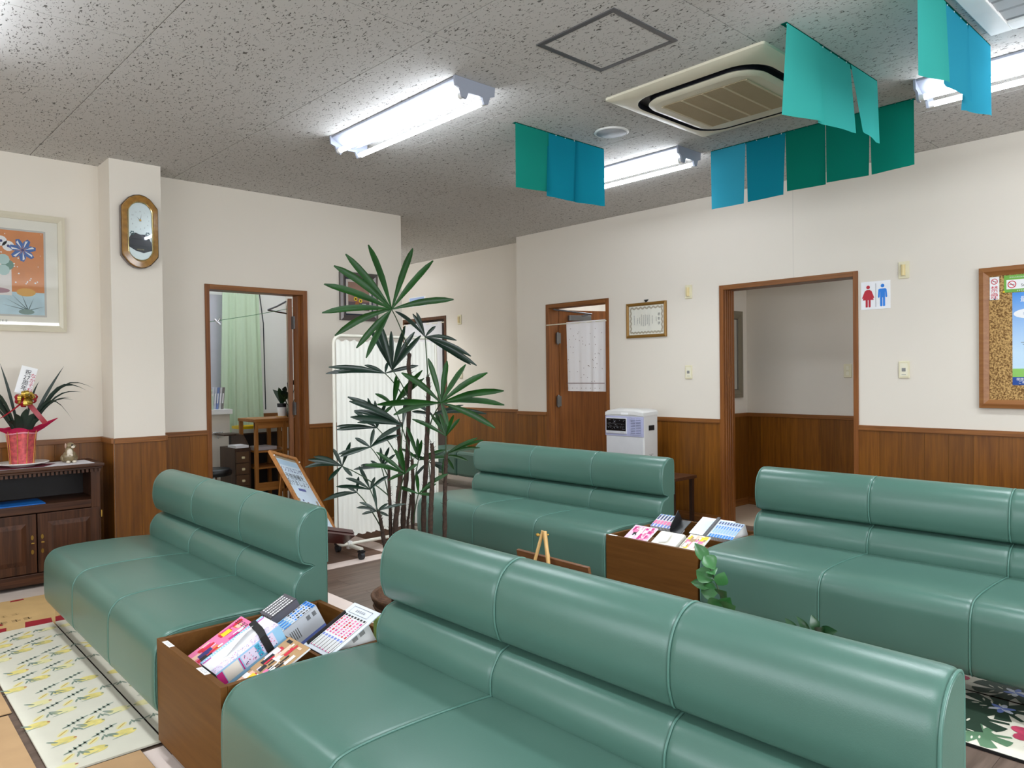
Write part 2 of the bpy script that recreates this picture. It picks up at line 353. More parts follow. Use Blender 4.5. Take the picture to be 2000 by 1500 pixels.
# door frames
def frame_y(name, y0, y1, ztop, x0, x1, leaf=None):      # opening in a wall at x
    f = struct(MB().box(x0-.012, x1+.01, y0, y0+.035, 0, ztop).box(x0-.012, x1+.01, y1-.04, y1, 0, ztop).build(name, JAMB, None, .002))
    MB().box(x0-.012, x1+.01, y0+.035, y1-.04, ztop-.04, ztop).build('head_jamb', OAK_Y, f, .002); return f
d3 = frame_y('trim_1', 2.277, 3.431, 2.04, XB, XB+.15)
d2 = frame_y('door_2', 4.651, 5.505, 2.037, XB, XB+.14)
for k in range(4):                                        # reeded face of the toilet jamb
    MB().tube([(XB+.02+k*.033, 3.392, 0.0), (XB+.02+k*.033, 3.392, 2.0)], .008, 6).build('jamb_reed', JAMB, d3)
d1 = struct(MB().box(2.155, 2.19, YA-.012, YA+.14, 0, 2.04).box(2.978, 3.015, YA-.012, YA+.14, 0, 2.04).build('door_1', JAMB, None, .002))
MB().box(2.19, 2.978, YA-.012, YA+.14, 2.0, 2.04).build('head_jamb', OAK_X, d1, .002)
MB().box(2.955, 2.98, YA+.05, YA+.14, 0, 2.0).build('door_stop', JAMB, d1, .002)
# door leaf of the examination room, swung wide open along the line of sight
def leaf(par, hx, hy, ang, L, th, name='leaf'):
    u = Vector((math.cos(ang), math.sin(ang), 0)); n = Vector((-u.y, u.x, 0))
    o = Vector((hx, hy, .01))
    MB().obox(o, u*L, n*th, (0, 0, 1.975)).build(name, JAMB, par, .002); return o, u, n
HARD = mat('grey_hardware', rgb(120, 122, 124), .35, .8)
o, u, n = leaf(d1, 2.953, YA+.15, math.radians(65.0), .78, .035)
for z in (.18, .98, 1.72): MB().box(2.945, 2.962, YA+.1, YA+.16, z, z+.11).build('hinge', HARD, d1, .002)
MB().tube([o+u*.02+n*.05+Vector((0, 0, 1.95)), o+u*.25+n*.12+Vector((0, 0, 1.93)), o+u*.30+n*.20+Vector((0, 0, 1.9))], .008, 6).tube([o+u*.30+n*.20+Vector((0, 0, 1.9)), o+u*.42+n*.04+Vector((0, 0, 1.88))], .008, 6).build('door_closer', HARD, d1)
# second door, half open into the room beyond
ang = math.atan2(-.375, .927)
o2, u2, n2 = leaf(d2, XB+.145, 5.46, ang, .76, .035)
n2 = -n2
for z in (.2, .95, 1.62): MB().tube([(XB+.12, 5.455, z), (XB+.12, 5.455, z+.13)], .011, 8).box(XB+.09, XB+.15, 5.44, 5.458, z+.01, z+.12).build('hinge', HARD, d2)
MB().obox(o2+u2*.10+n2*.002+Vector((0, 0, 1.86)), u2*.26, n2*.05, (0, 0, .06)).build('closer_body', HARD, d2, .005)
MB().tube([(XB+.03, 5.43, 1.985), o2+u2*.34+n2*.10+Vector((0, 0, 1.93))], .009, 6).tube([o2+u2*.34+n2*.10+Vector((0, 0, 1.93)), o2+u2*.22+n2*.03+Vector((0, 0, 1.91))], .009, 6).build('closer_arm', HARD, d2)
MB().obox(o2+u2*.68+n2*.001+Vector((0, 0, .87)), u2*.045, n2*.006, (0, 0, .2)).tube([o2+u2*.70+n2*.03+Vector((0, 0, .97)), o2+u2*.60+n2*.035+Vector((0, 0, .965))], .009, 8).tube([o2+u2*.70+Vector((0, 0, .97)), o2+u2*.70+n2*.03+Vector((0, 0, .97))], .011, 8).build('door_handle', HARD, d2)
# corridor door
d4 = struct(MB().box(XR-.012, XR+.12, 7.54, 7.575, 0, 2.07).box(XR-.012, XR+.12, 8.465, 8.5, 0, 2.07).box(XR-.012, XR+.12, 7.575, 8.465, 2.03, 2.07).build('door_3', wood('dark_jamb', rgb(70, 42, 24), rgb(98, 62, 38), 'z', .4, 50), None, .002))
MB().box(XR+.05, XR+.085, 7.575, 8.465, .01, 2.03).build('leaf', wood('dark_leaf', rgb(58, 48, 44), rgb(80, 66, 58), 'z', .4, 40), d4)
# faint paper joint above the toilet opening
MB().box(XB-.0006, XB, 2.775, 2.777, 2.04, 2.75).build('wallpaper_joint', mat('paper_joint', rgb(196, 190, 180), .9), wr)
# ------------------------------------------------------------------ sofas
SEATP = [(.60, .14), (.072, .14), (.03, .146), (.006, .17), (-.001, .215), (.0, .33), (.006, .375), (.026, .408), (.062, .430), (.15, .439), (.30, .4395), (.45, .434), (.525, .428), (.56, .415), (.60, .39)]
BACKP = [(.60, .39), (.545, .40), (.522, .42), (.517, .45), (.521, .487), (.539, .52), (.560, .541), (.602, .5545), (.558, .569), (.545, .592), (.536, .625), (.535, .665), (.541, .71), (.558, .748), (.588, .776), (.624, .789), (.652, .786), (.667, .772), (.672, .74), (.672, .14), (.60, .14)]
def densify(p, sharp):
    out = []; i = 0; run = []
    for k, q in enumerate(p):
        run.append(q)
        if k in sharp and len(run) > 1: out += catmull(run, 3)[:-1]; run = [q]
    if len(run) > 1: out += catmull(run, 3)[:-1] 
    out.append(p[-1]); return out
SEATD = densify(SEATP, {1, 14}); BACKD = densify(BACKP, {1, 7, 18, 19})
def inset(pts, d):
    n = len(pts); out = []
    for i in range(n):
        a = Vector(pts[i-1]); b = Vector(pts[i]); c = Vector(pts[(i+1) % n])
        e1 = (b-a); e2 = (c-b)
        if e1.length < 1e-9 or e2.length < 1e-9: out.append(tuple(b)); continue
        e1.normalize(); e2.normalize(); t = (e1+e2)
        if t.length < 1e-6: out.append(tuple(b)); continue
        t.normalize(); nr = Vector((t.y, -t.x)); out.append((b.x+nr.x*d, b.y+nr.y*d))
    return out
def area2(p): return sum(p[i-1][0]*p[i][1]-p[i][0]*p[i-1][1] for i in range(len(p)))
def section(name, prof, x0, ya, yb, par, enda, endb):
    """one upholstered section between two seams, edges rolled in"""
    sg = -1 if area2(prof) > 0 else 1
    b = MB(); n = len(prof); st = []
    for d, q in ((0, .009), (.003, .004), (.008, .0012), (.018, .0)): st.append((ya+d*(1.6 if enda else 1), q*(1.3 if enda else .6)))
    for d, q in ((.018, .0), (.008, .0012), (.003, .004), (0, .009)): st.append((yb-d*(1.6 if endb else 1), q*(1.3 if endb else .6)))
    V = []
    for y, q in st:
        pp = inset(prof, sg*q)
        V += [(x0+a, y, z) for a, z in pp]
    F = []
    for i in range(len(st)-1):
        for k in range(n):
            F.append((i*n+k, (i+1)*n+k, (i+1)*n+(k+1) % n, i*n+(k+1) % n))
    if sg == 1: F = [tuple(reversed(f)) for f in F]
    b.add(V, F, 0, True)
    c0 = list(range(n)); c1 = [len(V)-n+k for k in range(n)]
    b.add([V[i] for i in c0], [tuple(range(n))], 0, True); b.add([V[i] for i in c1], [tuple(reversed(range(n)))], 0, True)
    o = b.build(name, LEATHER, par); o.data.set_sharp_from_angle(angle=math.radians(50)); return o
def pipe(x0, y, par, off=0.004, r=.0034):
    for P in (SEATD, BACKD):
        pts = [q for q in P if q[0] < .60 or (P is BACKD and q[1] > .41 and q[0] < .673)]
        if P is BACKD: pts = [q for q in pts if q[1] > .41]
        sg = -1 if area2(P) > 0 else 1
        pp = inset(P, sg*off); idx = {q: i for i, q in enumerate(P)}
        line = [(x0+pp[idx[q]][0], y, pp[idx[q]][1]) for q in pts]
        MB().tube(line, r, 6).build('piping', PIPING, par)
def sofa(x0, ys, label, plinth, pl_end=None):
    ys = sorted(ys)
    t = thing('waiting_sofa', label, 'sofa', (x0+.336, (ys[0]+ys[-1])/2, 0), 'teal three-seat waiting sofas')
    for i in range(len(ys)-1):
        ea, eb = i == 0, i == len(ys)-2
        section('seat_cushion', SEATD, x0, ys[i]+.001, ys[i+1]-.001, t, ea, eb)
        section('backrest', BACKD, x0, ys[i]+.001, ys[i+1]-.001, t, ea, eb)
    for i, y in enumerate(ys):
        pipe(x0, y+(.004 if i == 0 else -.004 if i == len(ys)-1 else 0), t, .006 if i in (0, len(ys)-1) else .002)
    MB().box(x0+plinth, x0+.62, ys[0]+.02, (pl_end or ys[-1]-.02), .012, .145).build('mirror_plinth', CHROME, t)
    for y in (ys[0]+.08, ys[-1]-.08):
        for xx in (x0+plinth+.05, x0+.57): MB().lathe([(.022, 0), (.022, .008), (.012, .012), (.012, .03)], (xx, y, 0), 12).build('foot', BLACK, t)
    return t
sofa(.80, [2.695, 3.26, 3.85, 4.47], 'teal sofa at left, in front of dark wooden TV cabinet and clock pillar', .062, 4.53)
sofa(.80, [2.11, 1.53, .955, .415], 'nearest teal sofa filling the bottom of the photo', .062)
sofa(3.125, [2.65, 3.215, 3.79, 4.42], 'teal sofa behind palm, in front of white heater', .235)
sofa(3.125, [2.045, 1.45, .872, .28], 'teal sofa at right, in front of toilet doorway', .235)
# bench in the corridor
t = thing('corridor_bench', 'dim teal bench along the corridor wall behind palm stems', 'bench', (5.56, 7.0, 0))
for a, b_ in ((6.12, 6.72), (6.72, 7.32), (7.32, 7.48)):
    MB().box(5.31, 5.805, a, b_-.002, .14, .425).build('seat_cushion', LEATHER, t, .03)
MB().box(5.53, 5.80, 6.14, 7.46, .0, .14).build('mirror_plinth', CHROME, t)
# ------------------------------------------------------------------ magazine boxes and what is in them
A26 = math.radians(26.5)
U = Vector((math.cos(A26), 0, math.sin(A26))); N = Vector((-math.sin(A26), 0, math.cos(A26)))
def magbox(x0, y0, y1, x1, label):
    t = thing('magazine_box', label, 'box', ((x0+x1)/2, (y0+y1)/2, 0), 'wooden magazine boxes between sofas')
    MB().box(x0, x0+.02, y0, y1, .07, .42).build('front_panel', BOXWOOD, t, .001)
    MB().box(x1-.02, x1, y0, y1, .07, .42).build('back_panel', BOXWOOD, t, .001)
    for a in (y0, y1-.02):
        MB().box(x0+.0205, x1-.0205, a, a+.02, .07, .419).build('side_panel', BOXWOOD, t, .001)
    MB().box(x0+.34, x0+.352, y0+.0205, y1-.0205, .09, .402).build('divider', BOXWOOD, t)
    MB().box(x0+.0205, x1-.0205, y0+.0205, y1-.0205, .07, .085).build('bottom_panel', BOXWOOD, t)
    for xa, xb in ((x0+.021, x0+.339), (x0+.353, x1-.021)):      # sloping shelf that the magazines lie on
        z0 = .22; b = MB(); b.obox((xa, y0+.021, z0), (0, y1-y0-.042, 0), U*((xb-xa)*1.02), N*.006); b.build('sloping_shelf', BOXWOOD, t)
    MB().box(x0+.04, x1-.03, y0+.01, y1-.01, 0, .07).build('mirror_plinth', CHROME, t)
    return t
mb1 = magbox(.81, 2.125, 2.688, 1.425, 'near wooden magazine box with two white labels, beside nearest sofa')
mb2 = magbox(3.135, 2.06, 2.645, 3.765, 'far wooden magazine box between the two rear sofas')
for y in (2.60, 2.285): 
    lb = MB().box(.811, .829, y-.035, y+.035, .4203, .4208).build('paper_label', PAPER, mb1); 
    scrawl('lettering', INKG, mb1, (.82, y, .4212), (0, -1, 0), (1, 0, 0), 4, .011)
MB().box(3.136, 3.154, 2.575, 2.63, .4203, .4208).build('paper_label', PAPER, mb2)
def slab(name, o, L, W, T, m, parent=None, bevel=0):
    """leaf-shaped block: o is the low left corner of its upper face, L along the slope, W towards -y, T thick below"""
    o = Vector(o); return MB().obox(o-N*T, U*L, (0, -W, 0), N*T).build(name, m, parent, bevel)
def deco(parent, o, L, W, rnd, pal, n, off=.0007, name='cover_print', mins=.008, maxs=.05):
    """flat printed blocks on a cover"""
    b = MB(); o = Vector(o)
    for k in range(n):
        a, w = rnd.uniform(mins, maxs), rnd.uniform(mins*.6, maxs*.6)
        a, w = min(a, L*.9), min(w, W*.9)
        s, q = rnd.uniform(.002, L-a-.001), rnd.uniform(.002, W-w-.001)
        b.quad(o+U*s+Vector((0, -q, 0))+N*(off+k*.00002), (0, -w, 0), U*a, rnd.randrange(len(pal)))
    return b.build(name, pal, parent)
def lines(parent, o, L, W, rows, m, off=.0012, name='cover_print', fill=.7, seed=1, along=True):
    r = random.Random(seed); b = MB(); o = Vector(o)
    for k in range(rows):
        q = W*(k+.5)/rows; s = 0
        while s < L:
            a = r.uniform(.003, .009); b.quad(o+U*s+Vector((0, -q, 0))+N*off, (0, -W/rows*fill, 0), U*a); s += a+.0025
    return b.build(name, m, parent)
def magazine(o, L, W, base, pal, label, seed, title=None, T=.006, tcol=None):
    r = random.Random(seed)
    t = thing('magazine', label, 'magazine', o)
    slab('pages', Vector(o)-N*.0006, L, W, T, PAPER, t); slab('cover', o, L, W, .0006, base, t)
    deco(t, o, L, W, r, pal, 34)
    if title: scrawl('title_lettering', tcol or INK, t, Vector(o)+U*(L-.022)+Vector((0, -W/2, 0))+N*.0018, (0, -1, 0), U, len(title), .02, seed=seed)
    return t
# front half of the near box
magazine((.862, 2.565, .372), .215, .125, PINK, [MAGENTA, PAPER, YELLOW, PINK, NAVY, RED, INK, SKIN, PAPER, ORANGE], 'pink gossip magazine with yellow corner lying in the near box', 3, '読むクロス')
t = thing('tissue_box', 'light blue patterned tissue box with black strap in the near magazine box', 'tissue box', (.865, 2.44, .383))
o = Vector((.866, 2.445, .388)); L, W, T = .235, .135, .062
LAV = mat('lavender_print', rgb(222, 214, 236), .5)
slab('box_body', o, L, W, T, SKYB, t, .002)
slab('top_panel', o+Vector((0, -.022, 0))+N*.0012, L, W-.024, .0012, PAPER, t); 
b = MB(); b.quad(o+U*.002+Vector((0, -.020, 0))+N*.0016, (0, -.009, 0), U*.03).quad(o+U*.17+Vector((0, -.020, 0))+N*.0016, (0, -.009, 0), U*.063).build('pink_stripe', mat('mauve_print', rgb(196, 96, 178), .5), t)
slab('lavender_edge', o+Vector((0, -.095, 0))+N*.0018, L, .040, .0006, LAV, t)
r = random.Random(5); b = MB()
for k in range(150):
    s, q = r.uniform(0, L-.004), r.uniform(0, .036); b.quad(o+U*s+Vector((0, -.097-q, 0))+N*.0022, (0, -.0022, 0), U*.0022, k % 3)
for k in range(26): b.quad(o+U*(.01+k*.0085)+Vector((0, -.008, 0))+N*.0004, (0, -.009, 0), U*.003, 3)
b.build('dot_print', [PERI, MAGENTA, INKG, PAPER], t)
b = MB(); yq = o.y-W-.0006                             # printed side panel
for s0, s1, mm in ((.0, .02, 1), (.022, .075, 0), (.078, .082, 1), (.086, .135, 2), (.137, .152, 3), (.155, .205, 2)):
    b.quad(Vector((0, yq, 0))+Vector((o.x, 0, o.z))+U*s0-N*.004, U*(s1-s0), -N*.045, mm)
for k in range(60):
    s, q = r.uniform(.088, .20), r.uniform(.006, .046); b.quad(Vector((o.x, yq-.0003, o.z))+U*s-N*q, U*.003, -N*.003, 4+k % 2)
b.build('side_print', [mat('cream_print', rgb(232, 226, 216), .5), MAGENTA, LAV, mat('teal_print', rgb(60, 160, 190), .5), NAVY, PINK], t)
pts = []
for k, (q, h) in enumerate(((-.0, .003), (.04, .004), (.085, .008), (.118, .010), (.137, .004), (.139, -.02), (.139, -.055))):
    pts.append(o+U*(.185-.012*k*(k < 5)/2-(.024 if k >= 5 else 0))+Vector((0, -q, 0))+N*h)
b = MB()
for a_, c_ in zip(pts[:-1], pts[1:]): b.obox(a_, c_-a_, U*.024, Vector((0, -.0006, .0016)))
b.build('black_strap', mat('black_elastic', rgb(14, 14, 16), .7), t)
b = MB(); q = [o+U*.05+Vector((0, -.062, 0))+N*.002, o+U*.16+Vector((0, -.028, 0))+N*.003, o+U*.185+Vector((0, -.05, 0))+N*.014, o+U*.13+Vector((0, -.075, 0))+N*.018, o+U*.06+Vector((0, -.09, 0))+N*.006]
b.add([*q, o+U*.12+Vector((0, -.06, 0))+N*.024], [(0, 1, 5), (1, 2, 5), (2, 3, 5), (3, 4, 5), (4, 0, 5)], 0, True).build('tissue_sheet', mat('tissue_paper', rgb(248, 248, 248), .9), t)
BROWNP = mat('brown_print', rgb(176, 140, 96), .5)
magazine((.90, 2.285, .352), .215, .095, BROWNP, [BROWNP, YELLOW, INK, SKIN, PAPER, GREENP, RED, INK], 'brown gossip magazine lying beside the tissue box, tucked against nearest sofa', 11, '週刊')
magazine((.965, 2.285, .388), .15, .14, BROWNP, [RED, SKIN, BROWNP, PAPER, PINK, LAV, INK, INK], 'curled photo magazine with red and cream cover by the box divider', 12)
# rows of books standing with their spines up
def book(o, L, D, T, spine, cover, label, group, prints=None, seed=0, name='book'):
    """o: low left corner of the spine; L along slope, D deep, T thick towards -y"""
    o = Vector(o); t = thing(name, label, 'book', o, group)
    MB().obox(o-N*D+U*.003+Vector((0, -.0012, 0)), U*(L-.006), (0, -(T-.0024), 0), N*(D-.001)).build('pages', PAPER, t)
    b = MB(); b.obox(o-N*.0012, U*L, (0, -T, 0), N*.0012); b.obox(o-N*D, U*L, (0, -.0011, 0), N*D, 1); b.obox(o-N*D+Vector((0, -T+.0011, 0)), U*L, (0, -.0011, 0), N*D, 1); b.build('cover', [spine, cover], t)
    if prints:
        r = random.Random(seed); b = MB()
        for s0, s1, q0, q1, mm in prints: b.quad(o+U*L*s0+Vector((0, -T*q0, 0))+N*.0005, (0, -T*(q1-q0), 0), U*L*(s1-s0), mm)
        b.build('spine_print', PRN, t)
    return t
PRN = [INK, RED, BLUE, PINK, PAPER, PERI, SKYB, INKG, NAVY, MAGENTA]
def spine_text(r, cols, a=.08, z=.95):
    s = a; out = []
    while s < z:
        L = r.uniform(.03, .07); out.append((s, min(z, s+L), .25, .75, r.choice(cols))); s += L+.02
    return out
CHAR = mat('charcoal_cover', rgb(92, 88, 94), .5)
for k in range(5):
    r = random.Random(20+k); y = 2.662-k*.0192
    book((1.164, y, .434), .112, .11, .0185, CHAR, CHAR, 'charcoal comic book, %s of the dark spines from the left in near box' % ['first', 'second', 'third', 'fourth', 'fifth'][k], 'charcoal comic books in the near box', spine_text(r, [4], .1, .9), k)
WHB = mat('white_blue_cover', rgb(222, 228, 236), .45)
for k in range(4):
    r = random.Random(30+k); y = 2.564-k*.0192
    t = book((1.166, y, .401), .152, .112, .0185, WHB, WHB, 'white comic with black and blue spine, %s after the charcoal ones' % ['first', 'second', 'third', 'fourth with back cover showing'][k], 'white comic books in the near box',
             spine_text(r, [0, 2, 0, 7], .42, .98)+[(.02, .38, .1, .5, 6), (.1, .3, .5, .9, 2), (.88, .99, .1, .9, 2)], k)
o = Vector((1.166, 2.564-3*.0192-.0185-.0005, .401))
b = MB(); b.quad(o-N*.112, U*.152, N*.03, 5)
for a0 in (.100, .125):
    for k in range(7): b.quad(o+U*(a0+k*.0022)-N*(.012+.018), U*.0012, N*.018, 0)
for k in range(5): b.quad(o+U*(.022+k*.008)-N*.065, U*.003, N*.04, 7)
b.build('back_print', PRN, t)
# white folder, bookend and manga row behind the divider
t = thing('folder', 'white folder with boxed title standing at the back of the near box', 'folder', (1.19, 2.316, .41))
o = Vector((1.165, 2.318, .405))
slab('plastic_sleeve', o-N*.001, .222, .172, .004, mat('white_folder', rgb(228, 234, 242), .3), t, .001)
b = MB(); q = o+U*.178+Vector((0, -.025, 0))
for a_, c_, d_, e_ in ((0, 0, .03, .0012), (0, .115, .03, .0012)): b.quad(q+Vector((0, -c_, 0))+N*.0006, (0, -e_, 0), U*d_)
for a_ in (0, .03): b.quad(q+U*a_+N*.0006, (0, -.116, 0), U*.0012)
b.build('printed_box', INK, t); scrawl('title_lettering', INK, t, q+U*.015+Vector((0, -.058, 0))+N*.0008, (0, -1, 0), U, 5, .011)
t = tag(MB().obox((1.172, 2.300, .405), U*.165, (0, -.004, 0), N*.014).obox((1.172, 2.300, .405), U*.165, (0, -.004, 0), -N*.09).build('bookend', BLACK), 'black metal bookend before the white folder in near box', 'bookend')
for k in range(7):
    r = random.Random(40+k); y = 2.294-k*.0192
    t = book((1.176, y, .412), .158, .10, .0185, PAPER, PAPER, 'white comic with pink spine print, %s from the black bookend' % ['first', 'second', 'third', 'fourth', 'fifth', 'sixth', 'seventh'][k], 'pink and white comics in the near box',
             spine_text(r, [3, 9, 3, 1], .42, .92)+[(.94, .99, .2, .8, 0), (.03, .3, .42, .58, 0), (.31, .37, .2, .8, 5), (.0, .025, .3, .7, 9)], k)
o = Vector((1.176, 2.294-6*.0192-.0185-.0005, .412)); b = MB()
for a0 in (.085, .115):
    for k in range(8): b.quad(o+U*(a0+k*.0026)-N*.03, U*.0014, N*.018, 0)
b.build('back_print', PRN, t)
tag(MB().box(1.382, 1.40, 2.15, 2.225, .30, .475).build('booklet', mat('lime_cover', rgb(176, 204, 108), .5), None, .001), 'lime green booklet at the back corner of near box', 'booklet')
# far box
magazine((3.172, 2.555, .408), .125, .15, mat('hot_pink_cover', rgb(240, 200, 220), .5), [PINK, MAGENTA, PAPER, PINK, PAPER, INK], 'pink and white puzzle magazine lying in the far box', 21, 'クロスワード', tcol=MAGENTA)
t = thing('tissue_box', 'cream tissue box lying in the far magazine box', 'tissue box', (3.19, 2.39, .41))
o = Vector((3.187, 2.395, .402)); slab('box_body', o, .125, .16, .06, mat('cream_plastic', rgb(236, 232, 220), .5), t, .012)
q = [o+U*.02+Vector((0, -.05, 0))+N*.002, o+U*.09+Vector((0, -.04, 0))+N*.004, o+U*.10+Vector((0, -.09, 0))+N*.012, o+U*.03+Vector((0, -.10, 0))+N*.010]
MB().add([*q, o+U*.06+Vector((0, -.07, 0))+N*.03], [(0, 1, 4), (1, 2, 4), (2, 3, 4), (3, 0, 4)], 0, True).build('tissue_sheet', mat('tissue_paper', (1, 1, 1)), t)
magazine((3.182, 2.205, .408), .125, .12, mat('cream_cover', rgb(238, 226, 206), .5), [YELLOW, PAPER, SKIN, PINK, INK, PAPER, BROWNP], 'yellow and cream magazine at the right end of the far box', 22)
for k in range(6):
    r = random.Random(60+k); y = 2.622-k*.0225
    book((3.505, y, .417), .12, .10, .0215, PAPER, PAPER, 'white comic with navy and pink spine, %s from left in the far box' % ['first', 'second', 'third', 'fourth', 'fifth', 'sixth'][k], 'navy and pink spined comics in the far box',
         [(.0, .22, .1, .7, 5), (.22, .5, .1, .9, 3), (.55, .9, .2, .7, 8), (.92, .98, .2, .8, 2)], k)
BLUEB = mat('pale_blue_cover', rgb(190, 214, 238), .45)
for k in range(9):
    r = random.Random(80+k); y = 2.262-k*.0168
    book((3.545, y, .404), .148, .10, .0162, BLUEB, PAPER, 'pale blue comic book, %s of the blue row in the far box' % ['first', 'second', 'third', 'fourth', 'fifth', 'sixth', 'seventh', 'eighth', 'ninth'][k], 'pale blue comics in the far box',
         [(.0, .18, .1, .8, 2), (.2, .24, .1, .9, 4), (.28, .5, .25, .7, 6), (.52, .7, .3, .7, 2), (.72, .76, .1, .9, 4), (.8, .95, .25, .75, 8)], k)
tag(MB().prism([(3.50, 2.478, .30), (3.60, 2.478, .30), (3.61, 2.478, .46), (3.575, 2.478, .515), (3.50, 2.478, .435)], (0, -.004, 0)).obox((3.50, 2.478, .40), U*.12, (0, -.07, 0), N*.003).build('bookend', BLACK), 'black bookend right of the pink spined comics', 'bookend')
tag(MB().obox((3.538, 2.293, .40), U*.18, (0, -.02, 0), N*.003).obox((3.538, 2.293, .40), U*.18, (0, -.003, 0), -N*.09).build('bookend', BLACK), 'thin black bookend before the pale blue comics', 'bookend')
t = thing('folder', 'white printed sheet folder standing in the far box', 'folder', (3.55, 2.39, .41))
o = Vector((3.55, 2.388, .402)); slab('sleeve', o, .16, .21, .004, mat('white_folder', (1, 1, 1)), t, .001)
lines(t, o+U*.03+Vector((0, -.02, 0)), .10, .07, 9, SKYB, .0008, 'printed_text', .35, 5)
# ------------------------------------------------------------------ ceiling fittings
TUBEM = bpy.data.materials.new('lit_tube'); TUBEM.use_nodes = True; nt = TUBEM.node_tree; nt.nodes.clear()
e = nt.nodes.new('ShaderNodeEmission'); oo = nt.nodes.new('ShaderNodeOutputMaterial'); e.inputs['Color'].default_value = (0.86, 0.92, 1.0, 1); e.inputs['Strength'].default_value = TUBE
nt.links.new(e.outputs[0], oo.inputs[0])
DOWN = 7.5
FIXT = mat('fixture_enamel', rgb(150, 155, 168), 0.35)
def fixture(xc, y0, y1, label, boost=1):
    t = thing('ceiling_light', label, 'ceiling light', (xc, (y0+y1)/2, ZC-.1), 'twin tube fluorescent lights')
    MB().prism([(xc-.125, y0, ZC-.001), (xc+.125, y0, ZC-.001), (xc+.125, y0, ZC-.012), (xc+.035, y0, ZC-.055), (xc-.035, y0, ZC-.055), (xc-.125, y0, ZC-.012)], (0, y1-y0, 0)).build('housing', FIXT, t, .002)
    for y in (y0, y1):
        d = .012 if y == y1 else -.012
        MB().prism([(xc-.135, y, ZC-.001), (xc+.135, y, ZC-.001), (xc+.13, y, ZC-.05), (xc+.10, y, ZC-.06), (xc+.085, y, ZC-.10), (xc+.06, y, ZC-.105), (xc+.045, y, ZC-.07), (xc-.045, y, ZC-.07), (xc-.06, y, ZC-.105), (xc-.085, y, ZC-.10), (xc-.10, y, ZC-.06), (xc-.13, y, ZC-.05)], (0, d, 0)).build('end_plate', FIXT, t, .002)
    for s in (-1, 1):
        x = xc+s*.075
        MB().tube([(x, y0+.02, ZC-.085), (x, y1-.02, ZC-.085)], .0145, 12).build('lamp_tube', TUBEM, t)
        for y in (y0+.012, y1-.012): MB().tube([(x, y-.012, ZC-.085), (x, y+.012, ZC-.085)], .017, 10).build('socket', WHITE, t)
    a = area('fixture_downlight', (xc, (y0+y1)/2, ZC-.115), (0, 0, 0), .16, y1-y0-.1, DOWN*boost, (.9, .95, 1.0)); a.data.spread = math.radians(125); a.parent = t; a.location = (0, 0, -.015)
    return t
fixture(2.465, 2.93, 4.17, 'lit twin tube ceiling light above the palm, whole in view')
fixture(4.30, 2.87, 4.10, 'lit twin tube ceiling light half hidden by small left cloth valance')
fixture(4.30, .16, 1.40, 'lit twin tube ceiling light at the right edge behind valance')
fixture(2.465, .16, 1.40, 'lit twin tube ceiling light above the nearest sofa, out of frame')
fixture(.33, 2.93, 4.17, 'lit twin tube ceiling light left of the frame near clock pillar')
fixture(.33, .16, 1.40, 'lit twin tube ceiling light above the photographer, out of frame')
fixture(4.75, 7.6, 8.8, 'lit twin tube ceiling light in the corridor behind the wall end', 2.6)
fixture(6.6, 4.3, 5.5, 'lit twin tube ceiling light added to brighten the staff room behind half open door')  # added lamp, lights the door leaf and the wall above it
tx = thing('ceiling_light', 'short lit tube light added to brighten the alcove, out of sight', 'ceiling light', (6.2, 1.75, 2.77))  # unseen tube, added to brighten the alcove walls
MB().box(6.13, 6.27, 1.5, 2.7, 2.79, 2.815).build('housing', FIXT, tx); MB().tube([(6.2, 1.52, 2.765), (6.2, 2.68, 2.765)], .0145, 10).build('lamp_tube', TUBEM, tx)
tx = thing('ceiling_light', 'lit tube light on the examination room ceiling', 'ceiling light', (2.6, 7.0, 2.65))
MB().box(2.45, 2.75, 6.4, 7.6, 2.66, 2.7).build('housing', FIXT, tx)
for x in (2.53, 2.67): MB().tube([(x, 6.42, 2.635), (x, 7.58, 2.635)], .0145, 10).build('lamp_tube', TUBEM, tx)
tx = thing('ceiling_light', 'second lit tube light added to brighten the examination room', 'ceiling light', (3.4, 7.0, 2.65))  # extra lamp, added to make the examination room brighter
MB().box(3.25, 3.55, 6.2, 7.4, 2.66, 2.7).build('housing', FIXT, tx)
for x in (3.33, 3.47): MB().tube([(x, 6.22, 2.635), (x, 7.38, 2.635)], .0145, 10).build('lamp_tube', TUBEM, tx)
# access hatch
HATCH = mat('hatch_frame', rgb(104, 104, 106), .4, .5)
t = thing('ceiling_hatch', 'square grey framed access hatch in the ceiling tiles', 'hatch', (2.63, 2.185, ZC-.01))
x0, x1, y0, y1 = 2.403, 2.855, 1.955, 2.412
b = MB()
for q in ((x0, x1, y0, y0+.026), (x0, x1, y1-.026, y1), (x0, x0+.026, y0+.026, y1-.026), (x1-.026, x1, y0+.026, y1-.026)): b.box(*q, ZC-.005, ZC+.001)
b.build('hatch_frame', HATCH, t, .001); MB().box(x0+.028, x1-.028, y0+.028, y1-.028, ZC-.003, ZC-.0005).build('hatch_panel', TILE, t)
t = thing('ceiling_speaker', 'round white ceiling speaker with grey grille', 'speaker', (3.62, 2.975, ZC-.01))
MB().lathe([(.105, .0), (.108, -.006), (.10, -.012), (.094, -.010)], (3.62, 2.975, ZC), 40).build('rim', WHITE, t); MB().lathe([(.0001, -.0112), (.094, -.0105), (.094, -.002)], (3.62, 2.975, ZC), 40).build('grille', mat('speaker_grille', rgb(168, 170, 174), .6, bump=.6, bscale=900), t)
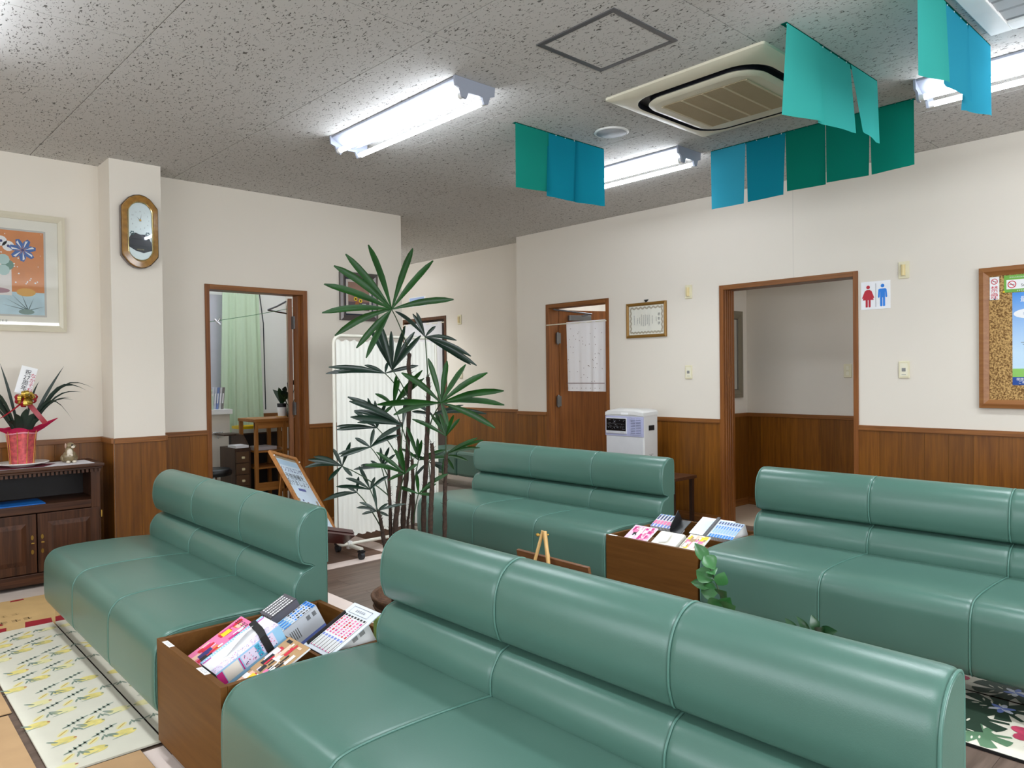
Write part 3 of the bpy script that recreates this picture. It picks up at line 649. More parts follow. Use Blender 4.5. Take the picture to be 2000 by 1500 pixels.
# cassette air conditioner
ACM = mat('aged_cream_plastic', rgb(220, 214, 192), .45)
t = thing('air_conditioner', 'cream four-way ceiling cassette air conditioner with tan intake grille', 'air conditioner', (3.635, 2.17, ZC-.05))
ax, ay = 3.635, 2.168
def rr(hx, hy, r, z, n=8, p=None):
    out = []
    for cx, cy, a0 in ((hx-r, hy-r, 0), (-hx+r, hy-r, PI/2), (-hx+r, -hy+r, PI), (hx-r, -hy+r, 1.5*PI)):
        for k in range(n+1): a = a0+PI/2*k/n; out.append((ax+cx+r*math.cos(a), ay+cy+r*math.sin(a), z))
    return out
def loft(loops, name, m, par, capend=False):
    b = MB(); n = len(loops[0]); V = [q for l in loops for q in l]
    b.add(V, [(i*n+k, i*n+(k+1) % n, (i+1)*n+(k+1) % n, (i+1)*n+k) for i in range(len(loops)-1) for k in range(n)], 0, True)
    if capend: b.add(loops[-1], [tuple(range(n))], 0)
    o = b.build(name, m, par); o.data.set_sharp_from_angle(angle=math.radians(35)); return o
loft([rr(.48, .47, .012, ZC), rr(.48, .47, .012, ZC-.012), rr(.465, .455, .02, ZC-.020), rr(.405, .395, .16, ZC-.034), rr(.398, .388, .16, ZC-.032)], 'panel', ACM, t)
loft([rr(.398, .388, .16, ZC-.032), rr(.396, .386, .155, ZC-.003), rr(.345, .335, .14, ZC-.002), rr(.345, .335, .14, ZC-.030)], 'air_slot', mat('slot_shade', rgb(26, 28, 36), .5), t)  # shade inside the slot put into the colour, centre panel's side included
loft([rr(.346, .336, .141, ZC-.030), rr(.352, .342, .145, ZC-.036), rr(.345, .335, .14, ZC-.044), rr(.32, .31, .12, ZC-.050)], 'centre_panel', ACM, t, True)
gx0, gx1, gy0, gy1 = ax-.255, ax+.235, ay-.25, ay+.25
GR = mat('tan_grille', rgb(176, 160, 128), .6)
MB().box(gx0, gx1, gy0, gy1, ZC-.0515, ZC-.0505).build('grille_back', mat('grille_dark', rgb(120, 106, 82), .8), t)
b = MB()
for k in range(60): x = gx0+(gx1-gx0)*k/59; b.box(x-.0022, x+.0022, gy0, gy1, ZC-.0545, ZC-.0515)
b.build('grille_bars', GR, t)['kind'] = 'stuff'
for k in range(5): y = gy0+(gy1-gy0)*k/4; MB().box(gx0, gx1, y-.006, y+.006, ZC-.0565, ZC-.0515).build('grille_rib', mat('pale_rib', rgb(206, 194, 164), .6), t)
text('maker_plate', '- - - -', INKG, t, (gx0-.03, ay, ZC-.0507), (0, 1, 0), (1, 0, 0), .02)
# second ceiling unit at the top right corner
t = thing('ceiling_vent', 'white framed ceiling vent at the top right corner, grey louvres', 'vent', (3.5, .60, ZC-.02))
b = MB()
for q in ((3.12, 3.86, .90, .985), (3.12, 3.86, .22, .30), (3.12, 3.21, .30, .90), (3.77, 3.86, .30, .90)): b.box(*q, ZC-.016, ZC)
b.build('vent_frame', WHITE, t, .004); MB().box(3.21, 3.77, .30, .90, ZC-.004, ZC).build('vent_back', mat('vent_grey', rgb(150, 152, 154), .6), t)
for k in range(5): MB().obox((3.22+k*.11, .30, ZC-.004), (.075, 0, -.006), (0, .6, 0), (0, 0, .002)).build('louvre', mat('louvre_grey', rgb(196, 198, 200), .5), t)
# cloth valances around the air conditioner
TEAL = [sheet('teal_cloth', rgb(30, 140, 124), .5), sheet('blue_cloth', rgb(24, 136, 158), .5), sheet('turquoise_cloth', rgb(72, 188, 178), .5), sheet('green_cloth', rgb(16, 122, 104), .5), sheet('sky_cloth', rgb(60, 170, 200), .55)]
PINM = mat('clear_pin', rgb(225, 230, 230), .2)
def valance(label, axis, fixed, spans, mats, seed, curl=.012):
    r = random.Random(seed); t = thing('cloth_valance', label, 'valance', (spans[0][0], fixed, ZC-.36) if axis == 'x' else (fixed, spans[0][0], ZC-.36), 'hanging cloth valances around the air conditioner')
    def P(a, d, z): return (a, fixed+d, z) if axis == 'x' else (fixed+d, a, z)
    lo = min(min(s[0], s[1]) for s in spans); hi = max(max(s[0], s[1]) for s in spans)
    for k, ((a0, a1, b0, b1, z0, z1), mm) in enumerate(zip(spans, mats)):
        ph = r.uniform(0, 6); n, m_ = 8, 10; V = []; sh = r.uniform(-.008, .008)
        for j in range(m_+1):
            f = j/m_
            for i in range(n+1):
                g_ = i/n; a = (a0+(a1-a0)*g_)*(1-f)+(b0+(b1-b0)*g_)*f; zb = z0+(z1-z0)*g_; z = (ZC-.006)*(1-f)+zb*f
                d = f*(curl*math.sin(ph+g_*3.4)+sh)+.004*(k % 2)+curl*.9*f*(1 if i in (0, n) else 0)*math.cos(ph)
                V.append(P(a, d, z))
        F = [(j*(n+1)+i, j*(n+1)+i+1, (j+1)*(n+1)+i+1, (j+1)*(n+1)+i) for j in range(m_) for i in range(n)]
        MB().add(V, F, 0, True).build('cloth_panel', TEAL[mm], t)
    MB().box(*( (lo, hi, fixed, fixed+.028) if axis == 'x' else (fixed, fixed+.028, lo, hi)), ZC-.003, ZC-.0015).build('top_fold', TEAL[3], t)
    k = lo+.015
    while k < hi:
        q = P(k, .006, ZC-.004); MB().lathe([(.004, 0), (.004, -.004), (.0015, -.006), (.0015, -.010)], q, 6).build('push_pin', PINM, t); k += .085
    return t
valance('small three-panel teal and blue valance left of the air conditioner', 'x', 3.23, [(3.036, 3.32, 3.054, 3.312, 2.433, 2.440), (3.315, 3.59, 3.282, 3.582, 2.409, 2.420), (3.572, 3.85, 3.545, 3.84, 2.410, 2.426)], [0, 1, 1], 1)
valance('wide five-panel green and blue valance behind the air conditioner', 'y', 4.45, [(2.79, 2.53, 2.792, 2.553, 2.419, 2.419), (2.527, 2.256, 2.52, 2.27, 2.42, 2.422), (2.254, 2.002, 2.246, 2.004, 2.438, 2.436), (1.999, 1.742, 1.992, 1.749, 2.441, 2.437), (1.742, 1.504, 1.73, 1.503, 2.435, 2.447)], [4, 1, 3, 3, 3], 2, .006)
valance('turquoise three-panel valance hanging in front of the air conditioner', 'x', 1.54, [(3.06, 3.372, 3.042, 3.39, 2.416, 2.454), (3.37, 3.712, 3.37, 3.742, 2.452, 2.476), (3.71, 4.035, 3.786, 4.045, 2.492, 2.488)], [2, 2, 2], 3, .014)
valance('three-panel turquoise and blue valance at the top right, before vent', 'x', 1.02, [(3.06, 3.38, 3.10, 3.36, 2.441, 2.47), (3.376, 3.68, 3.35, 3.65, 2.47, 2.462), (3.675, 4.0, 3.632, 4.02, 2.432, 2.49)], [2, 4, 4], 4, .016)
# ------------------------------------------------------------------ things on the walls
def panel_frame(par, axis, c, w, h, d, fw, m, name='frame', z=None, sgn=-1, prof=True):
    """four mitred rails around (c, z) on a wall plane; axis 'x': rails run along x, face at y=c[1]"""
    def P(a, t_, zz): return (c[0]+a, c[1]+sgn*t_, z+zz) if axis == 'x' else (c[0]+sgn*t_, c[1]+a, z+zz)
    W, H = w/2, h/2; o = [(-W, -H), (W, -H), (W, H), (-W, H)]; i_ = [(-W+fw, -H+fw), (W-fw, -H+fw), (W-fw, H-fw), (-W+fw, H-fw)]
    mid = [((a+c_)/2, (b_+d_)/2) for (a, b_), (c_, d_) in zip(o, i_)]
    b = MB()
    for k in range(4):
        l = (k+1) % 4
        q = [P(*[o[k][0], 0, o[k][1]]), P(o[l][0], 0, o[l][1]), P(o[l][0], d*.8, o[l][1]), P(o[k][0], d*.8, o[k][1]), P(mid[k][0], d, mid[k][1]), P(mid[l][0], d, mid[l][1]), P(i_[k][0], d*.55, i_[k][1]), P(i_[l][0], d*.55, i_[l][1]), P(i_[k][0], 0, i_[k][1]), P(i_[l][0], 0, i_[l][1])]
        b.add(q, [(0, 1, 2, 3), (3, 2, 5, 4), (4, 5, 7, 6), (6, 7, 9, 8)])
    return b.build(name, m, par)
def disc(b, c, ux, uy, r, m=0, n=20, sx=1, sy=1):
    c, ux, uy = map(Vector, (c, ux, uy)); return b.poly([c+ux*r*sx*math.cos(2*PI*k/n)+uy*r*sy*math.sin(2*PI*k/n) for k in range(n)], m)
X, Y, Z = Vector((1, 0, 0)), Vector((0, 1, 0)), Vector((0, 0, 1))
# big framed flower print at the left
t = thing('framed_print', 'large cream framed print of flowers on orange, above TV cabinet', 'picture', (.725, YA, 1.64))
panel_frame(t, 'x', (.735, YA), .95, .785, .032, .042, mat('cream_frame', rgb(214, 206, 184), .35), z=2.027)
MB().box(.28, 1.19, YA-.006, YA-.003, 1.66, 2.40).build('mount', mat('mat_board', rgb(238, 234, 220), .8), t)
px0, px1, pz0, pz1, py = .36, 1.085, 1.745, 2.30, YA-.0065
MB().box(px0-.012, px1+.012, py-.0005, YA-.006, pz0-.012, pz1+.012).build('mount_edge', mat('mat_bevel', rgb(196, 194, 186), .8), t)
def wp(x, z, d=0): return Vector((x, py-.001-d, z))
OR2 = mat('orange_field', rgb(214, 134, 72), .6, var=.08)
b = MB(); b.quad(wp(px0, pz0), X*(px1-px0), Z*(pz1-pz0), 0); b.quad(wp(px0, pz0, .0004), X*(px1-px0), Z*.15, 1)
b.quad(wp(.60, 1.87, .0005), X*.30, Z*.22, 2); 
r = random.Random(9)
for k in range(70): disc(b, wp(r.uniform(px0+.01, px1-.01), r.uniform(1.95, pz1-.01), .0006), X, Z, r.uniform(.002, .006), 3, 6)
disc(b, wp(.98, 1.895, .0007), X, Z, .055, 4, 16, 1, .5)
disc(b, wp(.80, 1.90, .0008), X, Z, .09, 5, 20, 1, .22)
for cx, cz in ((.885, 2.195), (.845, 2.225)): disc(b, wp(cx, cz, .0009), X, Z, .034, 3, 14); disc(b, wp(cx, cz, .0011), X, Z, .009, 6, 8)
for k in range(8): a = k*PI/4; disc(b, wp(.80+.05*math.cos(a)*1.6, 2.07+.05*math.sin(a), .001+k*.00005), X, Z, .035, 7+(k % 2), 10)
b.build('print_field', [OR2, mat('ice_blue', rgb(186, 214, 222), .6, var=.12), mat('pale_vase', rgb(226, 220, 214), .6), PAPER, mat('shell_yellow', rgb(222, 168, 84), .6), mat('plate_mauve', rgb(168, 130, 140), .6), NAVY, mat('leaf_teal', rgb(96, 140, 124), .6), mat('pale_aqua', rgb(176, 206, 200), .6)], t)
b = MB(); c = Vector((.965, py-.003, 2.175))
for k in range(7):
    a = k*2*PI/7+.25; d = X*math.cos(a)+Z*math.sin(a); s = X*-math.sin(a)+Z*math.cos(a)
    b.poly([c+d*.006, c+d*.035-s*.022, c+d*.072-s*.016, c+d*.078+s*.004, c+d*.05+s*.018], 0); b.poly([c+d*.012-Y*.0004, c+d*.068-s*.003-Y*.0004, c+d*.06+s*.010-Y*.0004], 1)
disc(b, c-Y*.0008, X, Z, .009, 2, 10); b.build('flower_print', [mat('flower_blue', rgb(50, 100, 170), .6), PAPER, NAVY], t)
b = MB()
for k, (a, L) in enumerate(((2.6, .15), (2.3, .14), (1.9, .12), (1.2, .09), (.3, .10), (2.9, .16))):
    p0 = wp(.99, 1.775, .0015); d = X*math.cos(a)+Z*math.sin(a); s = Vector((-d.z, 0, d.x)); b.poly([p0-s*.003, p0+d*L, p0+s*.003], 0)
disc(b, wp(.98, 1.765, .0016), X, Z, .045, 1, 14, 1, .4); b.build('grass_print', [mat('slate_green', rgb(60, 90, 92), .6), mat('grey_green', rgb(120, 148, 140), .6)], t)
scrawl('caption', INKG, t, (.80, YA-.0075, 1.70), (1, 0, 0), (0, 0, 1), 8, .018)
MB().box(.285, 1.185, YA-.0145, YA-.0135, 1.665, 2.39).build('glazing', glass('picture_glass', (1, 1, 1), 1.6), t)
# wall clock
t = thing('wall_clock', 'glossy wooden wall clock with silver dial on the pillar', 'clock', (1.603, 5.562, 2.07))
def prof(sx, sz):
    h = [(.0, .258), (.035, .252), (.07, .232), (.095, .203), (.119, .172), (.121, .155), (.121, -.155), (.119, -.172), (.095, -.203), (.07, -.232), (.035, -.252)]
    full = h+[(0, -.258)]+[(-a, b_) for a, b_ in reversed(h[1:])]
    return [(a*sx, b_*sz) for a, b_ in full]
def cl(pts, y): return [(1.603+a, y, 2.328+z) for a, z in pts]
CW = mat('amber_burl', rgb(150, 108, 48), .18, var=.25, vscale=30, coat=.6)
loft([cl(prof(.98, .99), 5.5615), cl(prof(1.0, 1.0), 5.53), cl(prof(.99, .99), 5.512)], 'clock_case', mat('dark_case', rgb(60, 22, 14), .25, coat=.5), t)
loft([cl(prof(.97, .98), 5.513), cl(prof(.94, .96), 5.500), cl([(a*.70, z*.82) for a, z in prof(1, 1)], 5.496), cl([(a*.66, z*.79) for a, z in prof(1, 1)], 5.505)], 'clock_front', CW, t)
def oval(w, h, y, n=32):
    out = []
    for k in range(n): a = 2*PI*k/n; out.append((1.603+w*math.cos(a), y, 2.328+(h-w)*(1 if math.sin(a) >= 0 else -1)*(abs(math.sin(a)) > 1e-9)+w*math.sin(a)))
    return out
loft([oval(.083, .205, 5.499), oval(.080, .202, 5.4965), oval(.075, .197, 5.500)], 'bezel', mat('pale_gold', rgb(214, 196, 140), .2, .9), t)
b = MB(); b.poly(oval(.078, .200, 5.506)[::-1], 0)
wv = [(-.072, -.02), (-.055, .012), (-.03, .018), (.0, .008), (.03, .010), (.052, -.005), (.072, -.045)]
b.poly([(1.603+a, 5.5052, 2.328+z-.03) for a, z in wv]+[(1.603+.074, 5.5052, 2.328-.128), (1.603+.02, 5.5052, 2.328-.148), (1.603-.03, 5.5052, 2.328-.136), (1.603-.074, 5.5052, 2.328-.110)], 1)
b.build('dial', [mat('silver_dial', rgb(196, 206, 204), .3, .4), mat('night_window', rgb(18, 24, 34), .2)], t)
for k in range(12):
    a = PI/2-(k+1)*PI/6; text('numeral', str(k+1), INKG, t, (1.603+.056*math.cos(a), 5.505, 2.405+.06*math.sin(a)), (1, 0, 0), (0, 0, 1), .013)
scrawl('lettering', mat('pale_gold', (1, 1, 1)), t, (1.603, 5.5045, 2.328-.125), (1, 0, 0), (0, 0, 1), 5, .009)
b = MB(); c = Vector((1.603, 5.5035, 2.405))
for a, L, w in ((1.35, .048, .004), (2.35, .034, .005)): d = X*math.cos(a)+Z*math.sin(a); s = Vector((-d.z, 0, d.x)); b.poly([c-d*.01-s*w/2, c+d*L, c-d*.01+s*w/2])
b.build('hands', INK, t); MB().lathe([(.006, -.004), (.006, 0)], (c.x, c.y, c.z), 12, ax='y').build('hub', BRASS, t)
b = MB()
for sx in (-.052, .048):
    for k in range(6): a = k*PI/3; disc(b, (1.603+sx+.011*math.cos(a), 5.5048, 2.312+.011*math.sin(a)), X, Z, .0052, 0, 8)
b.build('flower_print', mat('slate_green', (1, 1, 1)), t)
MB().poly(oval(.074, .196, 5.4985)[::-1]).build('glazing', glass('picture_glass'), t)
# small still life near the corridor
t = thing('framed_painting', 'small sunflower still life in silver and navy frame behind the palm', 'picture', (3.515, YA, 1.81))
panel_frame(t, 'x', (3.518, YA), .385, .43, .035, .05, mat('pewter_frame', rgb(112, 106, 104), .3, .6), z=2.02)
panel_frame(t, 'x', (3.518, YA-.012), .295, .34, .008, .016, mat('navy_liner', rgb(24, 34, 52), .5), 'liner', z=2.02)
MB().box(3.37, 3.666, YA-.012, YA-.008, 1.85, 2.19).build('mount', mat('grey_mount', rgb(196, 188, 180), .8), t)
b = MB(); b.quad((3.41, YA-.0128, 1.90), X*.216, Z*.25, 0).quad((3.41, YA-.0131, 1.90), X*.216, Z*.075, 1); disc(b, (3.50, YA-.0134, 1.955), X, Z, .025, 2, 12, .8, 1.1)
for k, (x, z) in enumerate(((3.485, 2.0), (3.515, 2.035), (3.535, 1.985), (3.50, 2.06))): disc(b, (x, YA-.0137-k*.0001, z), X, Z, .018, 3, 12); disc(b, (x, YA-.0143, z), X, Z, .009, 4, 10)
b.quad((3.55, YA-.0146, 1.925), X*.04, Z*.035, 5).quad((3.55, YA-.0149, 1.937), X*.04, Z*.008, 6)
b.build('painting', [mat('dusky_pink', rgb(150, 116, 100), .7, var=.2), mat('plum_table', rgb(98, 78, 84), .7), mat('terracotta', rgb(160, 96, 54), .7), YELLOW, mat('seed_brown', rgb(70, 48, 28), .7), PAPER, INK], t)
# certificate
t = thing('framed_certificate', 'gold framed certificate hung between door and toilet opening', 'certificate', (XB, 4.2, 1.63))
panel_frame(t, 'y', (XB, 4.2), .455, .325, .022, .028, GOLD, z=1.797)
MB().box(XB-.006, XB-.003, 3.99, 4.41, 1.65, 1.945).build('paper', mat('certificate_paper', rgb(242, 240, 226), .7), t)
def wq(y, z, d=0): return Vector((XB-.0066-d, y, z))
BORD = mat('certificate_border', rgb(182, 172, 150), .7)
b = MB(); r = random.Random(4)
for k in range(46): 
    f = k/45
    for y, z in ((4.375-.35*f, 1.91+.006*math.sin(k)), (4.375-.35*f, 1.683+.004*math.sin(k*1.3))): disc(b, wq(y, z, k*.00001), -Y, Z, .009, 0, 7)
for k in range(30):
    f = k/29
    for y in (4.378, 4.022): disc(b, wq(y+.004*math.sin(k), 1.685+.225*f, .0006+k*.00001), -Y, Z, .009, 0, 7)
b.build('border_print', BORD, t)
text('title_lettering', '表\n彰\n状', INK, t, wq(4.055, 1.80, .0012), -Y, Z, .030, leading=1.35)
for k, (y, n_) in enumerate(((4.085, 3), (4.13, 5), (4.165, 7), (4.187, 6), (4.209, 7), (4.231, 7), (4.253, 7), (4.275, 4), (4.30, 4), (4.335, 6))): scrawl('lettering', INK, t, wq(y, 1.80-.004*(k % 3), .0012), -Y, Z, n_, .013, True, k)
MB().box(XB-.0135, XB-.0125, 3.985, 4.415, 1.65, 1.945).build('glazing', GLASS, t)
b = MB(); b.prism([(XB-.001, 4.175, 1.985), (XB-.001, 4.222, 1.985), (XB-.001, 4.205, 1.965), (XB-.001, 4.1985, 1.972), (XB-.001, 4.192, 1.965)], (-.012, 0, 0)); b.tube([(XB-.012, 4.1985, 1.975), (XB-.02, 4.1985, 1.962)], .004, 6).build('wall_hook', BLACK, t)
# wall plates
def plate(x, y, z, label, kind, face='y', gr=None):
    t = thing('wall_plate' if kind != 'switch' else 'light_switch', label, 'wall plate' if kind != 'switch' else 'switch', (x, y, z), gr)
    MB().box(x-.011, x, y-.036, y+.036, z-.06, z+.06).build('face_plate', IVORY, t, .004)
    if kind == 'lamp':
        MB().box(x-.0165, x-.010, y-.017, y+.017, z-.045, z+.045).build('surround', IVORY, t, .002); MB().tube([(x-.02, y, z-.038), (x-.02, y, z+.036)], .014, 12).build('lamp_cover', mat('amber_cover', rgb(226, 206, 150), .35), t)
    elif kind == 'call':
        MB().box(x-.0125, x-.010, y-.025, y+.025, z-.045, z+.045).build('surround', mat('ivory_light', rgb(234, 228, 204), .4), t, .002); MB().box(x-.015, x-.012, y-.013, y+.013, z-.012, z+.012).build('button', mat('grey_button', rgb(134, 134, 132), .5), t, .002)
        MB().box(x-.0132, x-.0125, y-.014, y+.014, z-.036, z-.034).build('print', INKG, t)
    else:
        for dz in (.024, -.024): MB().box(x-.015, x-.010, y-.013, y+.013, z+dz-.018, z+dz+.018).build('rocker', mat('ivory_light', (1, 1, 1)), t, .002)
plate(XB, 3.737, 2.016, 'upper ivory lamp plate left of the toilet opening', 'lamp'); plate(XB, 3.744, 1.308, 'lower ivory button plate left of the toilet opening', 'call')
plate(XB, 1.959, 2.010, 'upper ivory lamp plate between toilet sign and cork board', 'lamp'); plate(XB, 1.961, 1.307, 'lower ivory button plate between toilet opening and cork board', 'call')
plate(XR, 7.261, 2.0, 'upper ivory lamp plate beside the corridor door', 'lamp'); plate(XR, 7.252, 1.325, 'lower ivory button plate beside the corridor door', 'call')
plate(6.65, 2.80, 1.303, 'ivory rocker switch inside the toilet alcove', 'switch')
# toilet sign
t = thing('toilet_sign', 'white toilet sign with red woman and blue man figures', 'sign', (XB, 2.153, 1.748))
MB().box(XB-.004, XB, 2.052, 2.255, 1.749, 1.951).build('sign_plate', mat('sign_white', rgb(244, 244, 246), .3), t)
def sg(u_, v_, d=0): return Vector((XB-.0046-d, 2.255-u_*.203, 1.749+v_*.202))
def figure(name, polys, heads, m):
    b = MB()
    for k, p_ in enumerate(polys): b.poly([sg(*q, k*.0001) for q in p_])
    for u_, v_, r_ in heads: disc(b, sg(u_, v_, .0006), -Y, Z, r_, 0, 20)
    b.build(name, m, t)
SR, SB = mat('sign_red', rgb(188, 16, 44), .4), mat('sign_blue', rgb(22, 128, 226), .4)
figure('woman_figure', [[(.16, .68), (.20, .71), (.30, .71), (.34, .68), (.44, .34), (.06, .34)], [(.16, .68), (.13, .66), (.035, .42), (.055, .40), (.09, .42), (.17, .60)], [(.34, .68), (.37, .66), (.46, .42), (.44, .40), (.405, .42), (.33, .60)], [(.16, .36), (.235, .36), (.235, .09), (.20, .075), (.16, .09)], [(.262, .36), (.335, .36), (.335, .09), (.30, .075), (.262, .09)]], [(.25, .80, .013)], SR)
figure('man_figure', [[(.65, .72), (.84, .72), (.88, .69), (.83, .60), (.83, .40), (.66, .40), (.66, .60), (.60, .69)], [(.60, .69), (.66, .68), (.645, .42), (.62, .39), (.585, .42)], [(.88, .69), (.83, .68), (.845, .42), (.87, .39), (.905, .42)], [(.66, .42), (.738, .42), (.738, .10), (.70, .08), (.66, .10)], [(.755, .42), (.83, .42), (.83, .10), (.79, .08), (.755, .10)]], [(.745, .82, .013)], SB)
MB().quad(sg(.505, .08), -Y*.003, Z*.17).build('divider_line', INKG, t)
# cork board and its notices
t = thing('cork_board', 'cork notice board in wooden frame cut by the right edge', 'notice board', (XB, .86, 1.05))
panel_frame(t, 'y', (XB, .86), 1.26, .915, .04, .055, wood('board_frame', rgb(138, 88, 46), rgb(160, 108, 62), 'y', .4, 40), z=1.507)
m, nt, p = node_mat('cork'); tc = nt.nodes.new('ShaderNodeTexCoord'); n1 = nt.nodes.new('ShaderNodeTexVoronoi'); n1.inputs['Scale'].default_value = 150; nt.links.new(tc.outputs['Object'], n1.inputs['Vector'])
n2 = nt.nodes.new('ShaderNodeTexNoise'); n2.inputs['Scale'].default_value = 90; n2.inputs['Detail'].default_value = 4; nt.links.new(tc.outputs['Object'], n2.inputs['Vector'])
mx = nt.nodes.new('ShaderNodeMix'); mx.data_type = 'RGBA'; mx.inputs[0].default_value = .45; nt.links.new(n1.outputs['Color'], mx.inputs[6])
rp = nt.nodes.new('ShaderNodeValToRGB'); rp.color_ramp.elements[0].position = .36; rp.color_ramp.elements[1].position = .66; rp.color_ramp.elements[0].color = (*rgb(112, 78, 38), 1); rp.color_ramp.elements[1].color = (*rgb(202, 164, 104), 1)
ad = nt.nodes.new('ShaderNodeMath'); ad.operation = 'MULTIPLY_ADD'; ad.inputs[1].default_value = .3; sp = nt.nodes.new('ShaderNodeSeparateColor'); nt.links.new(n1.outputs['Color'], sp.inputs[0]); nt.links.new(sp.outputs[0], ad.inputs[0]); sb = nt.nodes.new('ShaderNodeMath'); sb.operation = 'SUBTRACT'; sb.inputs[1].default_value = .15; nt.links.new(n2.outputs['Fac'], sb.inputs[0]); nt.links.new(sb.outputs[0], ad.inputs[2])
nt.links.new(ad.outputs[0], rp.inputs['Fac']); nt.links.new(rp.outputs[0], p.inputs['Base Color']); p.inputs['Roughness'].default_value = .95
bp = nt.nodes.new('ShaderNodeBump'); bp.inputs['Strength'].default_value = .5; bp.inputs['Distance'].default_value = .002; nt.links.new(rp.outputs[0], bp.inputs['Height']); nt.links.new(bp.outputs[0], p.inputs['Normal'])
MB().box(XB-.014, XB, .25, 1.47, 1.07, 1.94).build('cork_sheet', m, t)
xc = XB-.0145
def card(name, label, y0, y1, z0, z1, m, cat='notice'):
    q = thing(name, label, cat, (xc, (y0+y1)/2, z0)); MB().box(xc-.0012, xc, y0, y1, z0, z1).build('sheet', m, q); return q
def ck(y, z, d=0): return Vector((xc-.0016-d, y, z))
def nosmoke(t, y, z, r_):
    b = MB(); n = 24
    for k in range(n):
        a, c_ = 2*PI*k/n, 2*PI*(k+1)/n; f = lambda R, A: ck(y-R*math.cos(A), z+R*math.sin(A), .0006)
        b.poly([f(r_, a), f(r_, c_), f(r_*.78, c_), f(r_*.78, a)])
    d = Vector((0, -.7071, -.7071)); s = Vector((0, -.7071, .7071)); o = ck(y, z, .0007)
    b.poly([o-d*r_*.85-s*r_*.09, o+d*r_*.85-s*r_*.09, o+d*r_*.85+s*r_*.09, o-d*r_*.85+s*r_*.09]); b.build('ban_ring', RED, t)
    b = MB(); b.quad(ck(y+r_*.6, z-r_*.1, .0004), -Y*r_*.85, Z*r_*.18).quad(ck(y-r_*.3, z-r_*.1, .0004), -Y*r_*.28, Z*r_*.18).build('cigarette_print', INKG, t)
q = card('no_smoking_strip', 'narrow white no smoking strip with red characters on cork board', 1.378, 1.432, 1.755, 1.902, PAPER); nosmoke(q, 1.405, 1.872, .019)
text('lettering', '禁\n煙', RED, q, ck(1.405, 1.798, .0003), -Y, Z, .044, leading=1.0)
MB().lathe([(.004, -.008), (.005, 0)], (xc-.001, 1.403, 1.758), 8, ax='x').build('push_pin', NAVY, q)
q = card('no_smoking_card', 'green and white no smoking card beside the red strip', 1.10, 1.352, 1.795, 1.905, GREENP); MB().box(xc-.0016, xc-.0012, 1.11, 1.338, 1.815, 1.875).build('white_panel', PAPER, q); nosmoke(q, 1.308, 1.845, .024)
text('lettering', 'No\nSmoking', INK, q, ck(1.215, 1.846, .0006), -Y, Z, .026, leading=.8); scrawl('lettering', PAPER, q, ck(1.28, 1.89, .0003), -Y, Z, 8, .010); scrawl('lettering', PAPER, q, ck(1.25, 1.803, .0003), -Y, Z, 6, .010)
disc(MB(), ck(1.21, 1.90, .0005), -Y, Z, .02).build('leaf_print', mat('leaf_print', rgb(60, 140, 70), .5), q)
MB().lathe([(.005, -.008), (.006, 0)], (xc-.001, 1.352, 1.80), 8, ax='x').build('push_pin', YELLOW, q)
m, nt, p = node_mat('sky_poster'); tc = nt.nodes.new('ShaderNodeTexCoord'); sx = nt.nodes.new('ShaderNodeSeparateXYZ'); rp = nt.nodes.new('ShaderNodeValToRGB'); nt.links.new(tc.outputs['Generated'], sx.inputs[0]); nt.links.new(sx.outputs[2], rp.inputs[0])
rp.color_ramp.elements[0].color = (*rgb(196, 224, 244), 1); rp.color_ramp.elements[1].color = (*rgb(60, 140, 222), 1); rp.color_ramp.elements[0].position = .35; nt.links.new(rp.outputs[0], p.inputs['Base Color']); p.inputs['Roughness'].default_value = .4
q = card('blue_poster', 'blue sky poster with green meadow at the right edge of cork board', .88, 1.306, 1.20, 1.792, m, 'poster')
b = MB(); b.quad(ck(1.306, 1.25), -Y*.426, Z*.055, 0).quad(ck(1.306, 1.20, .0001), -Y*.426, Z*.052, 1); disc(b, ck(1.20, 1.655, .0002), -Y, Z, .10, 2, 24, 1, .33).build('poster_print', [mat('meadow', rgb(140, 196, 96), .5), mat('deep_blue', rgb(20, 70, 150), .5), PAPER], q)
text('title_lettering', '最', PAPER, q, ck(1.243, 1.745, .0003), -Y, Z, .042); scrawl('lettering', mat('mid_blue', rgb(90, 140, 200), .5), q, ck(1.20, 1.655, .0005), -Y, Z, 5, .018)
text('lettering', '喫煙時間\nご希望', PAPER, q, ck(1.245, 1.226, .0004), -Y, Z, .020, leading=.95); scrawl('lettering', INKG, q, ck(1.17, 1.55, .0004), -Y, Z, 5, .022)
b = MB()
for k in range(4): b.quad(ck(1.26-.01*k, 1.47-.012*k, .0004), -Y*.16, Z*.003)
b.build('small_print', INKG, q)
# mirror in the alcove
t = thing('wall_mirror', 'tall silver framed mirror on the toilet alcove wall', 'mirror', (6.28, 3.78, 1.055))
panel_frame(t, 'x', (6.29, 3.785), .50, .835, .03, .075, mat('aged_silver', rgb(138, 130, 112), .35, .5), z=1.472)
panel_frame(t, 'x', (6.29, 3.781), .36, .695, .012, .012, mat('dark_bead', rgb(84, 76, 64), .4, .4), 'inner_bead', z=1.472)
MB().box(6.12, 6.46, 3.777, 3.779, 1.13, 1.815).build('mirror_glass', mat('mirror_silver', (.78, .8, .8), .02, 1.0, var=.01), t)
